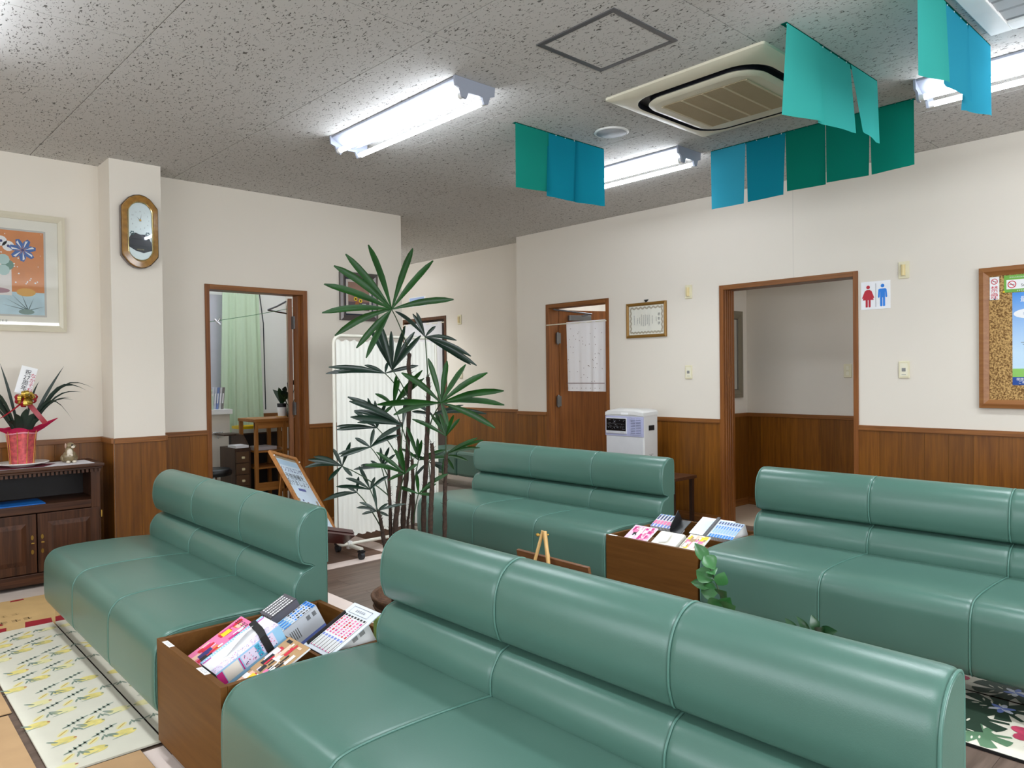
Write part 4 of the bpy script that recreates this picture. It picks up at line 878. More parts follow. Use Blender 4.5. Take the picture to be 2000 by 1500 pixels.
# corridor notice
t = thing('wall_notice', 'pale blue notice sheet on the corridor wall above curtained door', 'notice', (XR, 8.165, 2.23)); MB().box(XR-.003, XR, 7.98, 8.35, 2.232, 2.36).build('sheet', PAPER, t); MB().quad((XR-.0036, 8.34, 2.262), -Y*.33, Z*.09).build('print', mat('notice_blue', rgb(168, 188, 226), .5), t)
STEMS = [('a',0.01,[(2.01,3.021,0.17),(1.944,3.022,0.509),(1.939,3.028,0.561),(1.933,3.035,0.619),(1.926,3.042,0.658)]),('b',0.009,[(2.016,3.057,0.17),(2.007,3.06,0.519),(2.007,3.062,0.653),(2.005,3.066,0.76),(2.006,3.067,0.861)]),('c',0.0125,[(2.013,3.028,0.17),(2.013,3.028,0.55),(2.023,3.021,0.682),(2.036,3.011,0.842),(2.036,3.013,0.948),(2.033,3.019,1.065),(2.046,3.006,1.07)]),('d',0.0125,[(2.109,3.102,0.17),(2.109,3.102,0.54),(2.113,3.1,0.661),(2.126,3.091,0.82),(2.136,3.086,1.018),(2.143,3.083,1.183),(2.149,3.079,1.292),(2.143,3.085,1.349),(2.148,3.082,1.421)]),('e',0.01,[(2.121,3.037,0.17),(2.121,3.037,0.559),(2.125,3.036,0.695),(2.126,3.038,0.831),(2.125,3.04,0.89)]),('f',0.007,[(2.182,3.143,0.17),(2.2,3.195,0.513),(2.205,3.191,0.581),(2.215,3.184,0.689)]),('g',0.0125,[(2.149,2.984,0.17),(2.149,2.984,0.552),(2.153,2.983,0.697),(2.162,2.977,0.832),(2.169,2.974,0.994),(2.175,2.97,1.129),(2.179,2.969,1.237),(2.178,2.971,1.302)]),('h',0.012,[(2.126,2.896,0.17),(2.126,2.896,0.562),(2.131,2.894,0.684),(2.14,2.889,0.842),(2.141,2.889,0.922),(2.138,2.893,0.98)]),('i',0.011,[(2.192,2.901,0.17),(2.2,2.881,0.532),(2.203,2.882,0.649),(2.207,2.88,0.783),(2.212,2.878,0.885),(2.213,2.877,0.922)])]
FRONDS = [((1.963,2.958,1.624),'d',0.03,[(1.907,3.066,1.937),(1.839,3.16,1.898),(1.802,3.208,1.844),(1.78,3.267,1.759),(1.75,3.236,1.616),(1.812,3.227,1.507),(1.794,3.0,1.439),(1.873,3.044,1.395),(2.1,2.974,1.928),(2.137,2.859,1.858),(2.237,2.832,1.676)]),((2.225,3.054,1.504),'g',0.024,[(2.161,3.068,1.619),(2.197,3.086,1.629),(2.258,3.008,1.557),(2.126,3.171,1.637),(2.353,2.959,1.485),(2.34,2.83,1.401),(2.386,2.842,1.355),(2.373,2.872,1.36)]),((2.071,3.124,1.337),'d',0.026,[(2.042,3.281,1.557),(2.049,3.238,1.573),(2.004,3.12,1.562),(2.103,3.176,1.535),(2.091,3.035,1.555),(2.176,3.075,1.53),(2.147,2.982,1.506)]),((2.1,3.234,1.322),'d',0.024,[(1.845,3.352,1.356),(1.919,3.519,1.324),(1.9,3.359,1.33),(2.013,3.288,1.365),(2.271,3.181,1.361),(2.122,3.242,1.378)]),((2.096,2.759,1.18),'g',0.03,[(2.04,2.779,1.388),(2.171,2.806,1.377),(2.195,2.694,1.358),(2.289,2.648,1.318),(2.281,2.525,1.234),(2.016,2.962,1.323),(2.347,2.596,1.164),(2.349,2.667,1.052),(1.979,2.979,1.122),(1.862,2.937,1.177),(2.114,2.731,1.073)]),((2.101,3.162,1.16),'e',0.026,[(2.095,3.124,1.314),(2.18,3.019,1.335),(2.102,3.108,1.293),(2.204,3.039,1.294),(2.042,3.238,1.219),(2.051,3.176,1.118)]),((2.02,2.963,1.071),'c',0.028,[(1.853,3.185,1.209),(1.823,3.12,1.19),(1.823,3.111,1.115),(1.889,3.187,1.141),(2.037,2.956,1.207),(1.921,3.034,1.003),(1.864,3.117,1.086)]),((2.065,3.261,1.042),'c',0.024,[(1.933,3.444,1.049),(1.878,3.346,1.04),(2.0,3.408,1.096),(2.004,3.247,1.198),(2.078,3.299,1.181),(2.005,3.383,1.125),(2.075,3.191,1.175)]),((1.931,3.111,0.963),'b',0.026,[(1.89,3.183,1.007),(1.943,3.095,1.054),(2.043,3.035,1.061),(2.005,2.974,1.024),(1.797,3.168,0.925),(1.799,3.188,0.934)]),((1.828,3.204,0.872),'b',0.026,[(1.818,3.269,0.953),(1.847,3.157,0.99),(1.728,3.356,0.901),(1.729,3.393,0.86),(1.797,3.284,0.798),(1.861,3.167,0.824),(1.723,3.289,0.922)]),((2.051,3.203,0.844),'b',0.022,[(2.013,3.244,0.879),(2.064,3.229,0.943),(2.065,3.152,0.95),(1.965,3.329,0.832),(1.99,3.301,0.854),(2.123,3.182,0.908)]),((1.995,2.914,0.845),'c',0.026,[(1.867,2.959,0.955),(1.991,2.988,0.956),(1.96,2.901,0.972),(2.036,2.869,0.891),(1.871,3.065,0.885),(1.954,2.996,0.809)]),((1.926,3.112,0.757),'a',0.024,[(1.836,3.183,0.815),(1.914,3.191,0.865),(1.947,3.101,0.816),(1.797,3.209,0.776),(1.987,3.042,0.823)]),((1.905,3.199,0.735),'a',0.022,[(1.764,3.28,0.703),(1.9,3.174,0.817),(1.856,3.224,0.771),(1.817,3.318,0.711)]),((1.922,3.046,0.66),'a',0.02,[(1.873,3.153,0.67),(1.85,3.085,0.707),(1.856,3.075,0.651),(1.94,3.106,0.776),(1.964,3.012,0.636),(1.96,3.009,0.697),(2.01,2.935,0.697)]),((2.202,2.862,1.012),'i',0.024,[(2.16,2.924,1.115),(2.189,2.93,1.127),(2.183,2.883,1.121),(2.207,2.858,1.121),(2.21,2.81,1.117),(2.278,2.849,1.094),(2.048,2.925,1.1)]),((2.16,3.034,0.885),'e',0.024,[(2.124,3.082,1.052),(2.179,3.067,0.991),(2.159,3.003,0.988),(2.28,2.97,0.932),(2.121,3.129,0.939),(2.283,2.952,0.894)]),((2.098,2.952,0.733),'e',0.024,[(2.037,3.053,0.765),(2.079,2.937,0.834),(2.153,2.901,0.726),(2.182,2.823,0.834),(2.182,2.92,0.776)]),((2.285,2.987,0.903),'i',0.02,[(2.397,2.856,0.991),(2.434,2.855,0.977),(2.473,2.927,0.93),(2.398,2.937,0.869),(2.344,2.983,0.825),(2.278,2.993,0.792)]),((2.256,3.082,0.864),'h',0.022,[(2.323,3.026,0.925),(2.344,3.032,0.838),(2.196,3.141,0.904),(2.324,2.998,0.803),(2.199,3.129,0.787)]),((2.306,3.107,1.103),'g',0.024,[(2.473,2.874,1.108),(2.419,2.993,1.152),(2.255,3.22,1.119),(2.269,3.199,1.153),(2.349,3.079,1.119)])]
# ------------------------------------------------------------------ furniture along the left wall
t = thing('television_cabinet', 'dark carved wooden TV cabinet under the framed print', 'cabinet', (.945, 5.64, 0))
cx0, cx1, cy0, cy1 = .58, 1.31, 5.45, 5.83
MB().box(cx0-.02, cx1+.025, cy0-.022, cy1, .735, .757).build('top_board', DARKOAK, t, .006)
MB().box(cx0-.008, cx1+.012, cy0-.010, cy1, .722, .736).build('top_moulding', DARKOAK, t, .003)
b = MB()
for k in range(30): x = cx0+.008+k*.0245; b.box(x, x+.014, cy0-.012, cy0+.004, .702, .722)
b.build('dentils', DARKOAK, t)['kind'] = 'stuff'
DARKZ = wood('dark_oak_z', rgb(46, 25, 14), rgb(82, 49, 28), 'z', 0.45, 50, 0.05, 0.3)
for x in (cx0, cx1-.02): MB().box(x, x+.02, cy0+.003, cy1, .09, .722).build('side_panel', DARKZ, t)
MB().box(cx0, cx0+.055, cy0, cy0+.02, .09, .722).box(cx1-.055, cx1, cy0, cy0+.02, .09, .722).build('stile', DARKZ, t, .002)
MB().box(cx0+.055, cx1-.055, cy0, cy0+.02, .472, .522).build('middle_rail', DARKOAK, t, .002)
MB().box(cx0+.02, cx1-.02, cy0+.02, cy1-.01, .505, .522).build('shelf_board', DARKOAK, t)
MB().box(cx0+.02, cx1-.02, cy1-.012, cy1, .09, .722).build('back_panel', mat('dark_back', rgb(30, 22, 20), .6), t)
MB().box(cx0-.01, cx1+.01, cy0-.012, cy1, .025, .095).build('plinth', DARKOAK, t, .006); 
for x in (cx0+.05, cx1-.1):
    for y in (cy0+.06, cy1-.1): MB().box(x, x+.05, y, y+.05, 0, .027).build('foot', BLACK, t)
xm = (cx0+cx1)/2
for s, (xa, xb) in ((-1, (cx0+.012, xm-.003)), (1, (xm+.003, cx1-.012))):
    d = MB().box(xa, xb, cy0-.016, cy0-.001, .10, .468).build('door', DARKZ, t, .004)
    ia, ib, ja, jb = xa+.055, xb-.055, .155, .413
    MB().add([(ia, cy0-.017, ja), (ib, cy0-.017, ja), (ib, cy0-.017, jb), (ia, cy0-.017, jb), (ia+.028, cy0-.027, ja+.028), (ib-.028, cy0-.027, ja+.028), (ib-.028, cy0-.027, jb-.028), (ia+.028, cy0-.027, jb-.028)], [(0, 1, 5, 4), (1, 2, 6, 5), (2, 3, 7, 6), (3, 0, 4, 7), (4, 5, 6, 7)]).build('raised_panel', DARKZ, d)
    hx = xb-.024 if s < 0 else xa+.024
    b = MB(); c = Vector((hx, cy0-.0175, .278))
    for dz in (-.045, .045): disc(b, c+Z*dz, X, Z, .011, 0, 12, .7, 1.4)
    b.lathe([(.0045, 0), (.0045, -.012)], (hx, cy0-.017, .29), 8, ax='y').tube([(hx-.008, cy0-.03, .29), (hx+.008, cy0-.03, .29)], .005, 6).build('pull', BRASS, d)
for z in (.16, .40): MB().box(cx1-.001, cx1+.006, cy0-.01, cy0+.01, z, z+.045).build('hinge', BRASS, t)
tag(MB().box(.62, 1.0, 5.47, 5.72, .5222, .528).build('blue_folder', mat('blue_folder', rgb(10, 100, 180), .5)), 'blue folder lying on the open shelf of TV cabinet', 'folder')
LACE = mat('white_lace', rgb(220, 218, 222), .9, bump=.8, bscale=160)
b = MB(); V = []; n = 30
for k in range(n+1):
    f = k/n; V += [(.56+.72*f, 5.436+.004*math.sin(k*1.9), .7576+.001), (.56+.72*f, 5.72+.006*math.sin(k*1.7), .7586)]
b.add(V, [(2*k, 2*k+2, 2*k+3, 2*k+1) for k in range(n)]); tag(b.build('lace_runner', LACE), 'white lace runner along the top of TV cabinet', 'runner')
tag(MB().poly([(.58, 5.455, .7605), (.99, 5.452, .7605), (1.085, 5.60, .7605), (.98, 5.70, .7605), (.58, 5.70, .7605)]).poly([(.58, 5.455, .7595), (.58, 5.70, .7595), (.98, 5.70, .7595), (1.085, 5.60, .7595), (.99, 5.452, .7595)]).build('red_cloth', mat('wine_cloth', rgb(110, 10, 40), .9)), 'wine red cloth under the white plate on TV cabinet', 'cloth')
px_, py_ = .90, 5.60
tag(MB().lathe([(.07, 0), (.075, .004), (.115, .012), (.150, .022), (.147, .026), (.11, .017), (.07, .009), (.0005, .008)], (px_, py_, .7608), 40).build('white_plate', mat('glazed_white', rgb(228, 226, 222), .2)), 'white plate under the wrapped orchid pot', 'plate')
t = thing('gift_orchid', 'orchid in pink wrapped pot with gold bow and greeting tag', 'potted plant', (px_, py_, .769))
PKW = mat('pink_foil', rgb(196, 60, 92), .25, spec=.7, var=.3, vscale=30); 
b = MB(); prf = [(.066, .0), (.070, .05), (.074, .11), (.079, .165), (.086, .215)]
b.lathe(prf, (px_, py_, .770), 28); o_ = b.build('pot_wrap', mat('gold_pink_foil', rgb(206, 92, 96), .3, .35, var=.35, vscale=45), t)
for a in range(9):                                       # foil folds and gold streaks
    an = a*.7; MB().tube([(px_+(r_+.0012)*math.cos(an+.02*i), py_+(r_+.0012)*math.sin(an+.02*i), .77+h) for i, (r_, h) in enumerate(prf)], .0025, 5).build('gold_streak', mat('gold_leaf', rgb(228, 176, 92), .25, .8), t)
b = MB(); n = 48; V = []
rr_ = random.Random(2)
for k in range(n):
    a = 2*PI*k/n; spike = max(0, math.cos(2*(a-.05)))**4; R = .092+.115*spike+.006*math.sin(5*a); zt = .998+.05*spike+.012*math.sin(3*a+1)
    V += [(px_+.083*math.cos(a), py_+.083*math.sin(a), .972), (px_+(.088+.3*(R-.088))*math.cos(a), py_+(.088+.3*(R-.088))*math.sin(a), .995), (px_+R*math.cos(a), py_+R*math.sin(a), zt)]
b.add(V, [(3*k+j, 3*((k+1) % n)+j, 3*((k+1) % n)+j+1, 3*k+j+1) for k in range(n) for j in (0, 1)], 0, True).build('wrap_collar', sheet('pink_wrap', rgb(206, 50, 92), .35), t)
MB().tube([(px_+.0835*math.cos(a*PI/12), py_+.0835*math.sin(a*PI/12), .973+.004*math.sin(a*.8)) for a in range(25)], .004, 6).build('tie', mat('pale_pink_tie', rgb(226, 150, 170), .3), t)
MB().lathe([(.0005, .20), (.075, .205)], (px_, py_, .77), 20).build('moss', mat('dark_moss', rgb(40, 44, 30), .95), t)
LEAFD = mat('orchid_leaf', rgb(26, 44, 34), .45, var=.2)
def blade(name, p0, p1, lift, w, par, m=LEAFD, n=8):
    p0, p1 = Vector(p0), Vector(p1); c = [p0.lerp(p1, i/n)+Z*lift*math.sin(PI*min(1, i/n*1.0)) for i in range(n+1)]
    d = (p1-p0); s = d.cross(Vector((.2, .88, .42))); s = s.normalized() if s.length > 1e-6 else X
    V = []
    for i, q in enumerate(c):
        f = i/n; ww = w*(.55+.45*math.sin(PI*min(1, f*1.1)))*(1-f**5)
        V += [q-s*ww/2+Z*ww*.2, q-Z*ww*.1, q+s*ww/2+Z*ww*.2]
    F = [(3*i+j, 3*i+j+1, 3*i+4+j, 3*i+3+j) for i in range(n) for j in (0, 1)]
    return MB().add(V, F, 0, True).build(name, m, par)
for (tx, tz, ty, lift, w) in ((1.145, 1.40, 5.60, .02, .014), (1.275, 1.235, 5.60, .15, .015), (1.335, 1.245, 5.66, .16, .008), (1.24, 1.225, 5.55, .10, .008), (1.165, 1.195, 5.52, .07, .008), (1.18, 1.175, 5.50, .09, .008), (1.17, 1.04, 5.50, .17, .011), (.80, 1.425, 5.66, .03, .012), (.66, 1.31, 5.6, .08, .012), (.62, 1.20, 5.55, .12, .012), (.60, 1.14, 5.62, .12, .012), (.64, 1.08, 5.5, .14, .012), (.70, 1.24, 5.52, .10, .012), (1.02, 1.30, 5.7, .05, .010), (.97, 1.10, 5.54, .02, .03), (.92, 1.13, 5.54, .02, .03), (.86, 1.10, 5.53, .02, .03), (1.0, 1.06, 5.55, .02, .026), (.82, 1.05, 5.55, .03, .026)):
    blade('leaf', (px_+(tx-px_)*.1, py_+(ty-py_)*.1, .96), (tx, ty, tz), lift, w*1.5, t)
tg = MB().obox((.865, 5.60, 1.235), (.085, -.01, -.025), (.045, 0, .17), (.001, .001, 0)).build('greeting_tag', PAPER, t)
ux, uy = Vector((.085, -.01, -.025)).normalized(), Vector((.045, 0, .17)).normalized()
text('lettering', '祝\n27\n周\n年', INK, t, Vector((.895, 5.597, 1.228))+uy*.085+ux*.012-Y*.003, ux, uy, .036, leading=.95); text('lettering', 'な\nか\nそ\nね', mat('tag_red', rgb(190, 30, 70), .5), t, Vector((.895, 5.594, 1.218))+uy*.085+ux*.042-Y*.003, ux, uy, .032, leading=.95)
BOWG, BOWR = mat('gold_ribbon', rgb(214, 180, 84), .22, .75), mat('red_ribbon', rgb(150, 8, 30), .35)
def loops(c, n, R, w, m, seed):
    r = random.Random(seed)
    for k in range(n):
        a, e = r.uniform(0, 2*PI), r.uniform(-.2, 1.2); d = Vector((math.cos(a)*math.cos(e), -.55-.3*r.random(), math.sin(a)*.8)).normalized(); s = d.cross(Z).normalized()*w/2; u_ = d.cross(s).normalized()
        V = []
        for i in range(9):
            th = PI*2*i/8; q = Vector(c)+d*R*(1-math.cos(th))*.5+u_*R*.32*math.sin(th); V += [q-s, q+s]
        MB().add(V, [(2*i, 2*i+2, 2*i+3, 2*i+1) for i in range(8)], 0, True).build('bow_loop', m, t)
loops((.915, 5.55, 1.195), 12, .062, .022, BOWG, 3); loops((.92, 5.565, 1.195), 6, .075, .022, BOWR, 5)
for q0, q1, q2 in (((.90, 5.545, 1.17), (.845, 5.52, 1.12), (.775, 5.50, 1.075)), ((.925, 5.545, 1.17), (.97, 5.52, 1.10), (1.02, 5.53, 1.03))):
    V = []
    for i in range(7):
        f = i/6; q = Vector(q0)*(1-f)**2+Vector(q1)*2*f*(1-f)+Vector(q2)*f*f; V += [q-X*.014-Z*.006, q+X*.014+Z*.006]
    MB().add(V, [(2*i, 2*i+2, 2*i+3, 2*i+1) for i in range(6)], 0, True).build('ribbon_tail', BOWR, t)
# rabbit figurine
FUR = mat('ceramic_brown', rgb(128, 112, 82), .3, var=.25, vscale=40); FURW = mat('ceramic_cream', rgb(216, 204, 184), .3)
rx, ry, rz = 1.165, 5.60, .7586
t = thing('rabbit_figurine', 'small brown ceramic rabbit standing on the lace runner', 'figurine', (rx, ry, rz))
def ball(b, c, rx_, ry_, rz_, m=0, n=14):
    prf = [(max(1e-4, math.sin(PI*i/10)), -math.cos(PI*i/10)) for i in range(11)]; V = []
    for r_, h in prf:
        for k in range(n): V.append((c[0]+rx_*r_*math.cos(2*PI*k/n), c[1]+ry_*r_*math.sin(2*PI*k/n), c[2]+rz_*h))
    return b.add(V, [(i*n+k, i*n+(k+1) % n, (i+1)*n+(k+1) % n, (i+1)*n+k) for i in range(10) for k in range(n)], m, True)
b = MB(); ball(b, (rx, ry, rz+.04), .043, .038, .042); ball(b, (rx, ry, rz+.08), .026, .024, .03); ball(b, (rx+.006, ry-.002, rz+.112), .025, .022, .022); ball(b, (rx+.026, ry-.012, rz+.107), .013, .012, .011); ball(b, (rx+.034, ry+.01, rz+.03), .018, .02, .024); ball(b, (rx-.034, ry+.008, rz+.03), .018, .02, .024)
b.build('body', FUR, t)
b = MB(); ball(b, (rx-.002, ry-.024, rz+.066), .019, .014, .028); ball(b, (rx+.018, ry-.020, rz+.104), .012, .008, .010); ball(b, (rx-.014, ry-.034, rz+.008), .013, .016, .009); ball(b, (rx+.022, ry-.034, rz+.008), .013, .016, .009); ball(b, (rx-.014, ry-.033, rz+.052), .007, .009, .010); ball(b, (rx+.008, ry-.034, rz+.052), .007, .009, .010); b.build('pale_front', FURW, t)
b = MB(); ball(b, (rx-.021, ry-.002, rz+.112), .006, .011, .018); b.build('ear', mat('ear_pink', rgb(188, 160, 140), .35), t)
b = MB(); ball(b, (rx+.012, ry-.0225, rz+.117), .0055, .004, .0065); b.build('eye', mat('eye_black', rgb(8, 8, 8), .1), t)
# ------------------------------------------------------------------ folding screen
t = thing('privacy_screen', 'white pleated privacy screen on casters behind the palm', 'screen', (3.12, 4.77, 0))
TUBEW = mat('cream_tube', rgb(226, 222, 208), .35); sx0, sx1, sy, st, sb = 2.665, 3.575, 4.77, 1.603, .085
def rect_loop(x0, x1, z0, z1, r):
    p = []
    for cx, cz, a0 in ((x1-r, z1-r, 0), (x0+r, z1-r, PI/2), (x0+r, z0+r, PI), (x1-r, z0+r, 1.5*PI)):
        for k in range(7): a = a0+PI/2*k/6; p.append((cx+r*math.cos(a), sy, cz+r*math.sin(a)))
    return p+[p[0]]
MB().tube(rect_loop(sx0, sx1, sb, st, .06), .0125, 8).build('tube_frame', TUBEW, t)
for z in (1.545, .17): MB().tube([(sx0, sy, z), (sx1, sy, z)], .004, 6).build('curtain_wire', TUBEW, t)
b = MB(); V = []; n = 150; r = random.Random(8); amp = [r.uniform(.0018, .0045) for _ in range(n+1)]
for k in range(n+1):
    x = sx0+.016+(sx1-sx0-.032)*k/n; d = amp[k]*math.sin(k*.95+.6*math.sin(k*.37))
    for z, s in ((1.568+.007*math.sin(k*.55), 2.0), (1.545, .25), (1.52, 1), (.20, 1), (.172, .3), (.146+.006*math.sin(k*.5), 2.2)): V.append((x, sy-.006+d*s, z))
b.add(V, [(6*k+j, 6*k+6+j, 6*k+7+j, 6*k+1+j) for k in range(n) for j in range(5)], 0, True).build('pleated_cloth', sheet('screen_cloth', rgb(250, 249, 240), .18), t)
for x in (2.77, 3.47):
    f = MB().tube([(x, 4.60, .085-.012), (x, 4.94, .073)], .016, 8).build('foot_bar', TUBEW, t)
    MB().box(x-.016, x+.016, sy-.016, sy+.016, .05, .108).build('clamp', WHITE, t, .003)
    for y in (4.605, 4.935):
        w = MB().tube([(x-.014, y, .027), (x+.014, y, .027)], .027, 14).build('caster', mat('dark_rubber', rgb(40, 42, 46), .5), t); MB().box(x-.02, x+.02, y-.02, y+.02, .05, .064).tube([(x, y, .04), (x, y, .07)], .018, 10).build('caster_fork', BLACK, w)
# ------------------------------------------------------------------ heater
t = thing('oil_heater', 'white floor-standing fan heater with black control panel and louvres', 'heater', (5.31, 4.158, 0))
hx0, hx1, hy0, hy1 = 5.195, 5.40, 3.942, 4.376
HW = mat('heater_white', rgb(216, 215, 212), .35); LIL = mat('lilac_plastic', rgb(176, 178, 208), .4); 
MB().box(hx0+.004, hx1, hy0+.002, hy1-.002, .04, .945).build('cabinet', HW, t, .012)
ts = [(hx0-.004, hy0), (hx0-.004, hy1), (hx1, hy1), (hx1, hy0)]
lp = lambda z, i: [(hx0-.004+i, hy0+i, z-.0), (hx0-.004+i, hy0+.1+i*.3, z+.012), (hx0-.004+i, hy1-.1-i*.3, z+.012), (hx0-.004+i, hy1-i, z), (hx1-i, hy1-i, z+.012), (hx1-i, hy0+i, z+.012)]
loft([lp(.925, 0), lp(.955, .002), lp(.968, .016), lp(.976, .05)], 'top_cover', HW, t, True)
MB().box(hx0-.004, hx0+.004, hy0+.003, hy1-.003, .745, .922).build('lilac_panel', LIL, t, .002)
MB().box(hx0-.012, hx0-.003, hy0+.182, hy1-.014, .765, .908).build('panel_surround', mat('grey_white_plastic', rgb(206, 206, 210), .4), t, .006)
MB().box(hx0-.0135, hx0-.011, hy0+.19, hy1-.022, .79, .900).build('control_panel', mat('black_gloss', rgb(12, 14, 18), .15), t, .004)
b = MB(); r = random.Random(3)
for k in range(44): y, z = hy0+.2+r.random()*.19, r.choice((.885, .876, .86, .845, .832, .818, .806)); b.quad((hx0-.0142, y, z), -Y*r.uniform(.004, .012), Z*.0025, 0)
for z in (.852, .826): b.quad((hx0-.0142, hy1-.03, z), -Y*.2, Z*.001, 1)
disc(b, (hx0-.0144, hy0+.318, .873), -Y, Z, .005, 0, 10)
b.build('panel_print', [mat('panel_grey', rgb(150, 150, 156), .5), INKG], t)
scrawl('model_lettering', INKG, t, (hx0-.0126, hy0+.23, .775), -Y, Z, 4, .009); scrawl('lettering', LIL, t, (hx0-.0126, hy1-.06, .776), -Y, Z, 2, .010)
b = MB(); b.box(hx0-.0050, hx0-.0035, hy0+.032, hy0+.138, .765, .905).build('louvre_back', mat('louvre_dark', rgb(60, 64, 84), .6), t)
for k in range(10):
    z = .768+k*.0142; MB().obox((hx0-.0045, hy0+.028, z), (-.006, 0, -.003), (0, .114, 0), (0, 0, .0075)).build('louvre', LIL, t)
MB().box(hx0-.007, hx0-.003, hy0+.082, hy0+.09, .765, .905).build('louvre_post', LIL, t)
MB().box(hx0-.001, hx0+.004, hy0+.012, hy1-.012, .07, .738).build('front_panel', mat('heater_front', rgb(208, 208, 210), .4), t, .004)
MB().box(hx0-.003, hx0+.002, hy0+.185, hy0+.335, .42, .545).build('warning_label', mat('maroon_label', rgb(72, 12, 26), .4), t); scrawl('lettering', PAPER, t, (hx0-.0036, hy0+.26, .505), -Y, Z, 4, .024)
MB().box(hx0-.0055, hx0-.003, hy0+.17, hy0+.25, .936, .955).build('maker_badge', PAPER, t)
MB().box(hx0+.07, hx0+.15, hy0-.0015, hy0+.004, .80, .845).build('hand_grip', mat('grip_black', rgb(16, 22, 26), .4), t, .004)
b = MB(); 
for k in range(30): b.quad((hx0+.07+r.random()*.08, hy0+.0012, .48+.012*(k // 3)), X*r.uniform(.006, .02), Z*.004)
b.build('instructions_print', INKG, t); MB().box(hx0+.01, hx1-.01, hy0+.02, hy1-.02, 0, .042).build('base', mat('heater_base', rgb(120, 120, 124), .5), t)
MB().tube([(hx1, 4.16, .5), (XB-.008, 4.16, .5)], .035, 12).build('flue_pipe', STEEL, t)
t = thing('side_table', 'small dark wooden side table behind the sofa by the heater', 'table', (5.25, 3.73, 0))
MB().box(5.08, 5.42, 3.56, 3.90, .405, .432).build('table_top', wood('walnut', rgb(66, 38, 22), rgb(92, 56, 34), 'y', .4, 40), t, .003)
for x in (5.10, 5.37):
    for y in (3.575, 3.855): MB().box(x, x+.03, y, y+.03, 0, .405).build('leg', wood('walnut_leg', rgb(44, 26, 18), rgb(60, 36, 24), 'z', .4, 40), t)
# ------------------------------------------------------------------ curtains in doorways
def cloth(name, m, par, P, n, mrows, amp, seed, zt, zb, freq=1.0):
    r = random.Random(seed); ph = [r.uniform(0, 6) for _ in range(4)]; V = []
    for j in range(mrows+1):
        f = j/mrows
        for i in range(n+1):
            s = i/n; d = amp*(math.sin(s*freq*40+ph[0]+.6*math.sin(s*9+ph[1]))+.5*math.sin(s*freq*71+ph[2]))*(.35+.65*f); V.append(P(s, d, zt+(zb-zt)*f, f))
    return MB().add(V, [(j*(n+1)+i, j*(n+1)+i+1, (j+1)*(n+1)+i+1, (j+1)*(n+1)+i) for j in range(mrows) for i in range(n)], 0, True).build(name, m, par)
t = thing('doorway_curtain', 'short white curtain with tiny brown dots on a rod in the half open doorway', 'curtain', (XB-.03, 4.95, 1.13))
xr_ = XB-.035
MB().tube([(xr_, 5.47, 1.818), (xr_, 4.66, 1.818)], .006, 8).build('curtain_rod', mat('cream_rod', rgb(224, 218, 196), .4), t)
CWT = sheet('white_voile', rgb(232, 230, 230), .3)
Pd = lambda s, d, z, f: (xr_-.004+d, 5.185-.525*s-.010*f*(1-s), z)
cloth('cloth', CWT, t, Pd, 60, 8, .0065, 4, 1.832, 1.128, .55)
b = MB(); r = random.Random(6)
for k in range(46):
    s, z = r.uniform(.03, .95), r.uniform(1.22, 1.76); q = Vector((xr_-.022, 5.185-.525*s, z)); disc(b, q, -Y, Z, .0045, 0, 6)
for k in range(8): disc(b, (xr_-.022, 5.15-.06*k, 1.16), -Y, Z, .0045, 0, 6)
b.quad((xr_-.0225, 5.17, 1.206), -Y*.505, Z*.007, 0); b.build('dot_print', mat('brown_dot', rgb(120, 96, 90), .6), t)
t = thing('doorway_curtain', 'white curtain in the corridor doorway behind the palm leaves', 'curtain', (XR-.02, 8.0, 1.2))
MB().tube([(XR-.02, 7.56, 1.985), (XR-.02, 8.48, 1.985)], .007, 8).build('curtain_rod', mat('cream_rod', (1, 1, 1)), t)
cloth('cloth', CWT, t, lambda s, d, z, f: (XR-.025+d, 7.60+.86*s+.10*f*(.5-s)*0, z), 60, 8, .010, 9, 2.0, 1.06, .8)
# ------------------------------------------------------------------ examination room seen through the left door
t = thing('long_curtain', 'pale green pleated curtain hanging in the examination room', 'curtain', (3.3, 7.9, .66))
GC = sheet('green_curtain', rgb(206, 226, 196), .15)
cloth('cloth', GC, t, lambda s, d, z, f: (3.105-.05*f+(.40+.09*f)*s, 7.9+d, z), 70, 12, .02, 12, 2.225, .665, .62)
MB().tube([(2.4, 7.91, 2.245), (3.52, 7.91, 2.245)], .010, 8).build('curtain_rail', WHITE, t)
for k in range(8): MB().tube([(3.12+k*.055, 7.905, 2.245), (3.12+k*.055, 7.9, 2.215)], .003, 5).build('hook', WHITE, t)
MB().tube([(3.50, 7.87, 2.23), (3.545, 7.88, 1.9), (3.555, 7.88, .95)], .006, 6).build('curtain_cord', mat('dark_cord', rgb(50, 54, 56), .6), t)
struct(MB().box(1.3, 3.2, 7.985, 7.999, 1.05, 2.2).build('window_3', mat('frosted_pane', rgb(190, 190, 196), .3)))
t = thing('sink_counter', 'white counter unit at the left edge of the examination room', 'counter', (2.5, 7.7, 0))
MB().box(1.9, 3.0, 7.42, 7.98, .94, .99).build('counter_top', WHITE, t, .004); MB().box(1.92, 2.98, 7.45, 7.98, .05, .94).build('cabinet', mat('cream_cabinet', rgb(218, 210, 196), .5), t, .003); MB().box(2.6, 2.9, 7.44, 7.452, .74, .745).build('door_gap', INKG, t); MB().tube([(2.80, 7.43, .76), (2.90, 7.43, .76)], .006, 6).tube([(2.85, 7.43, .76), (2.85, 7.43, .70)], .005, 6).build('handle', STEEL, t)
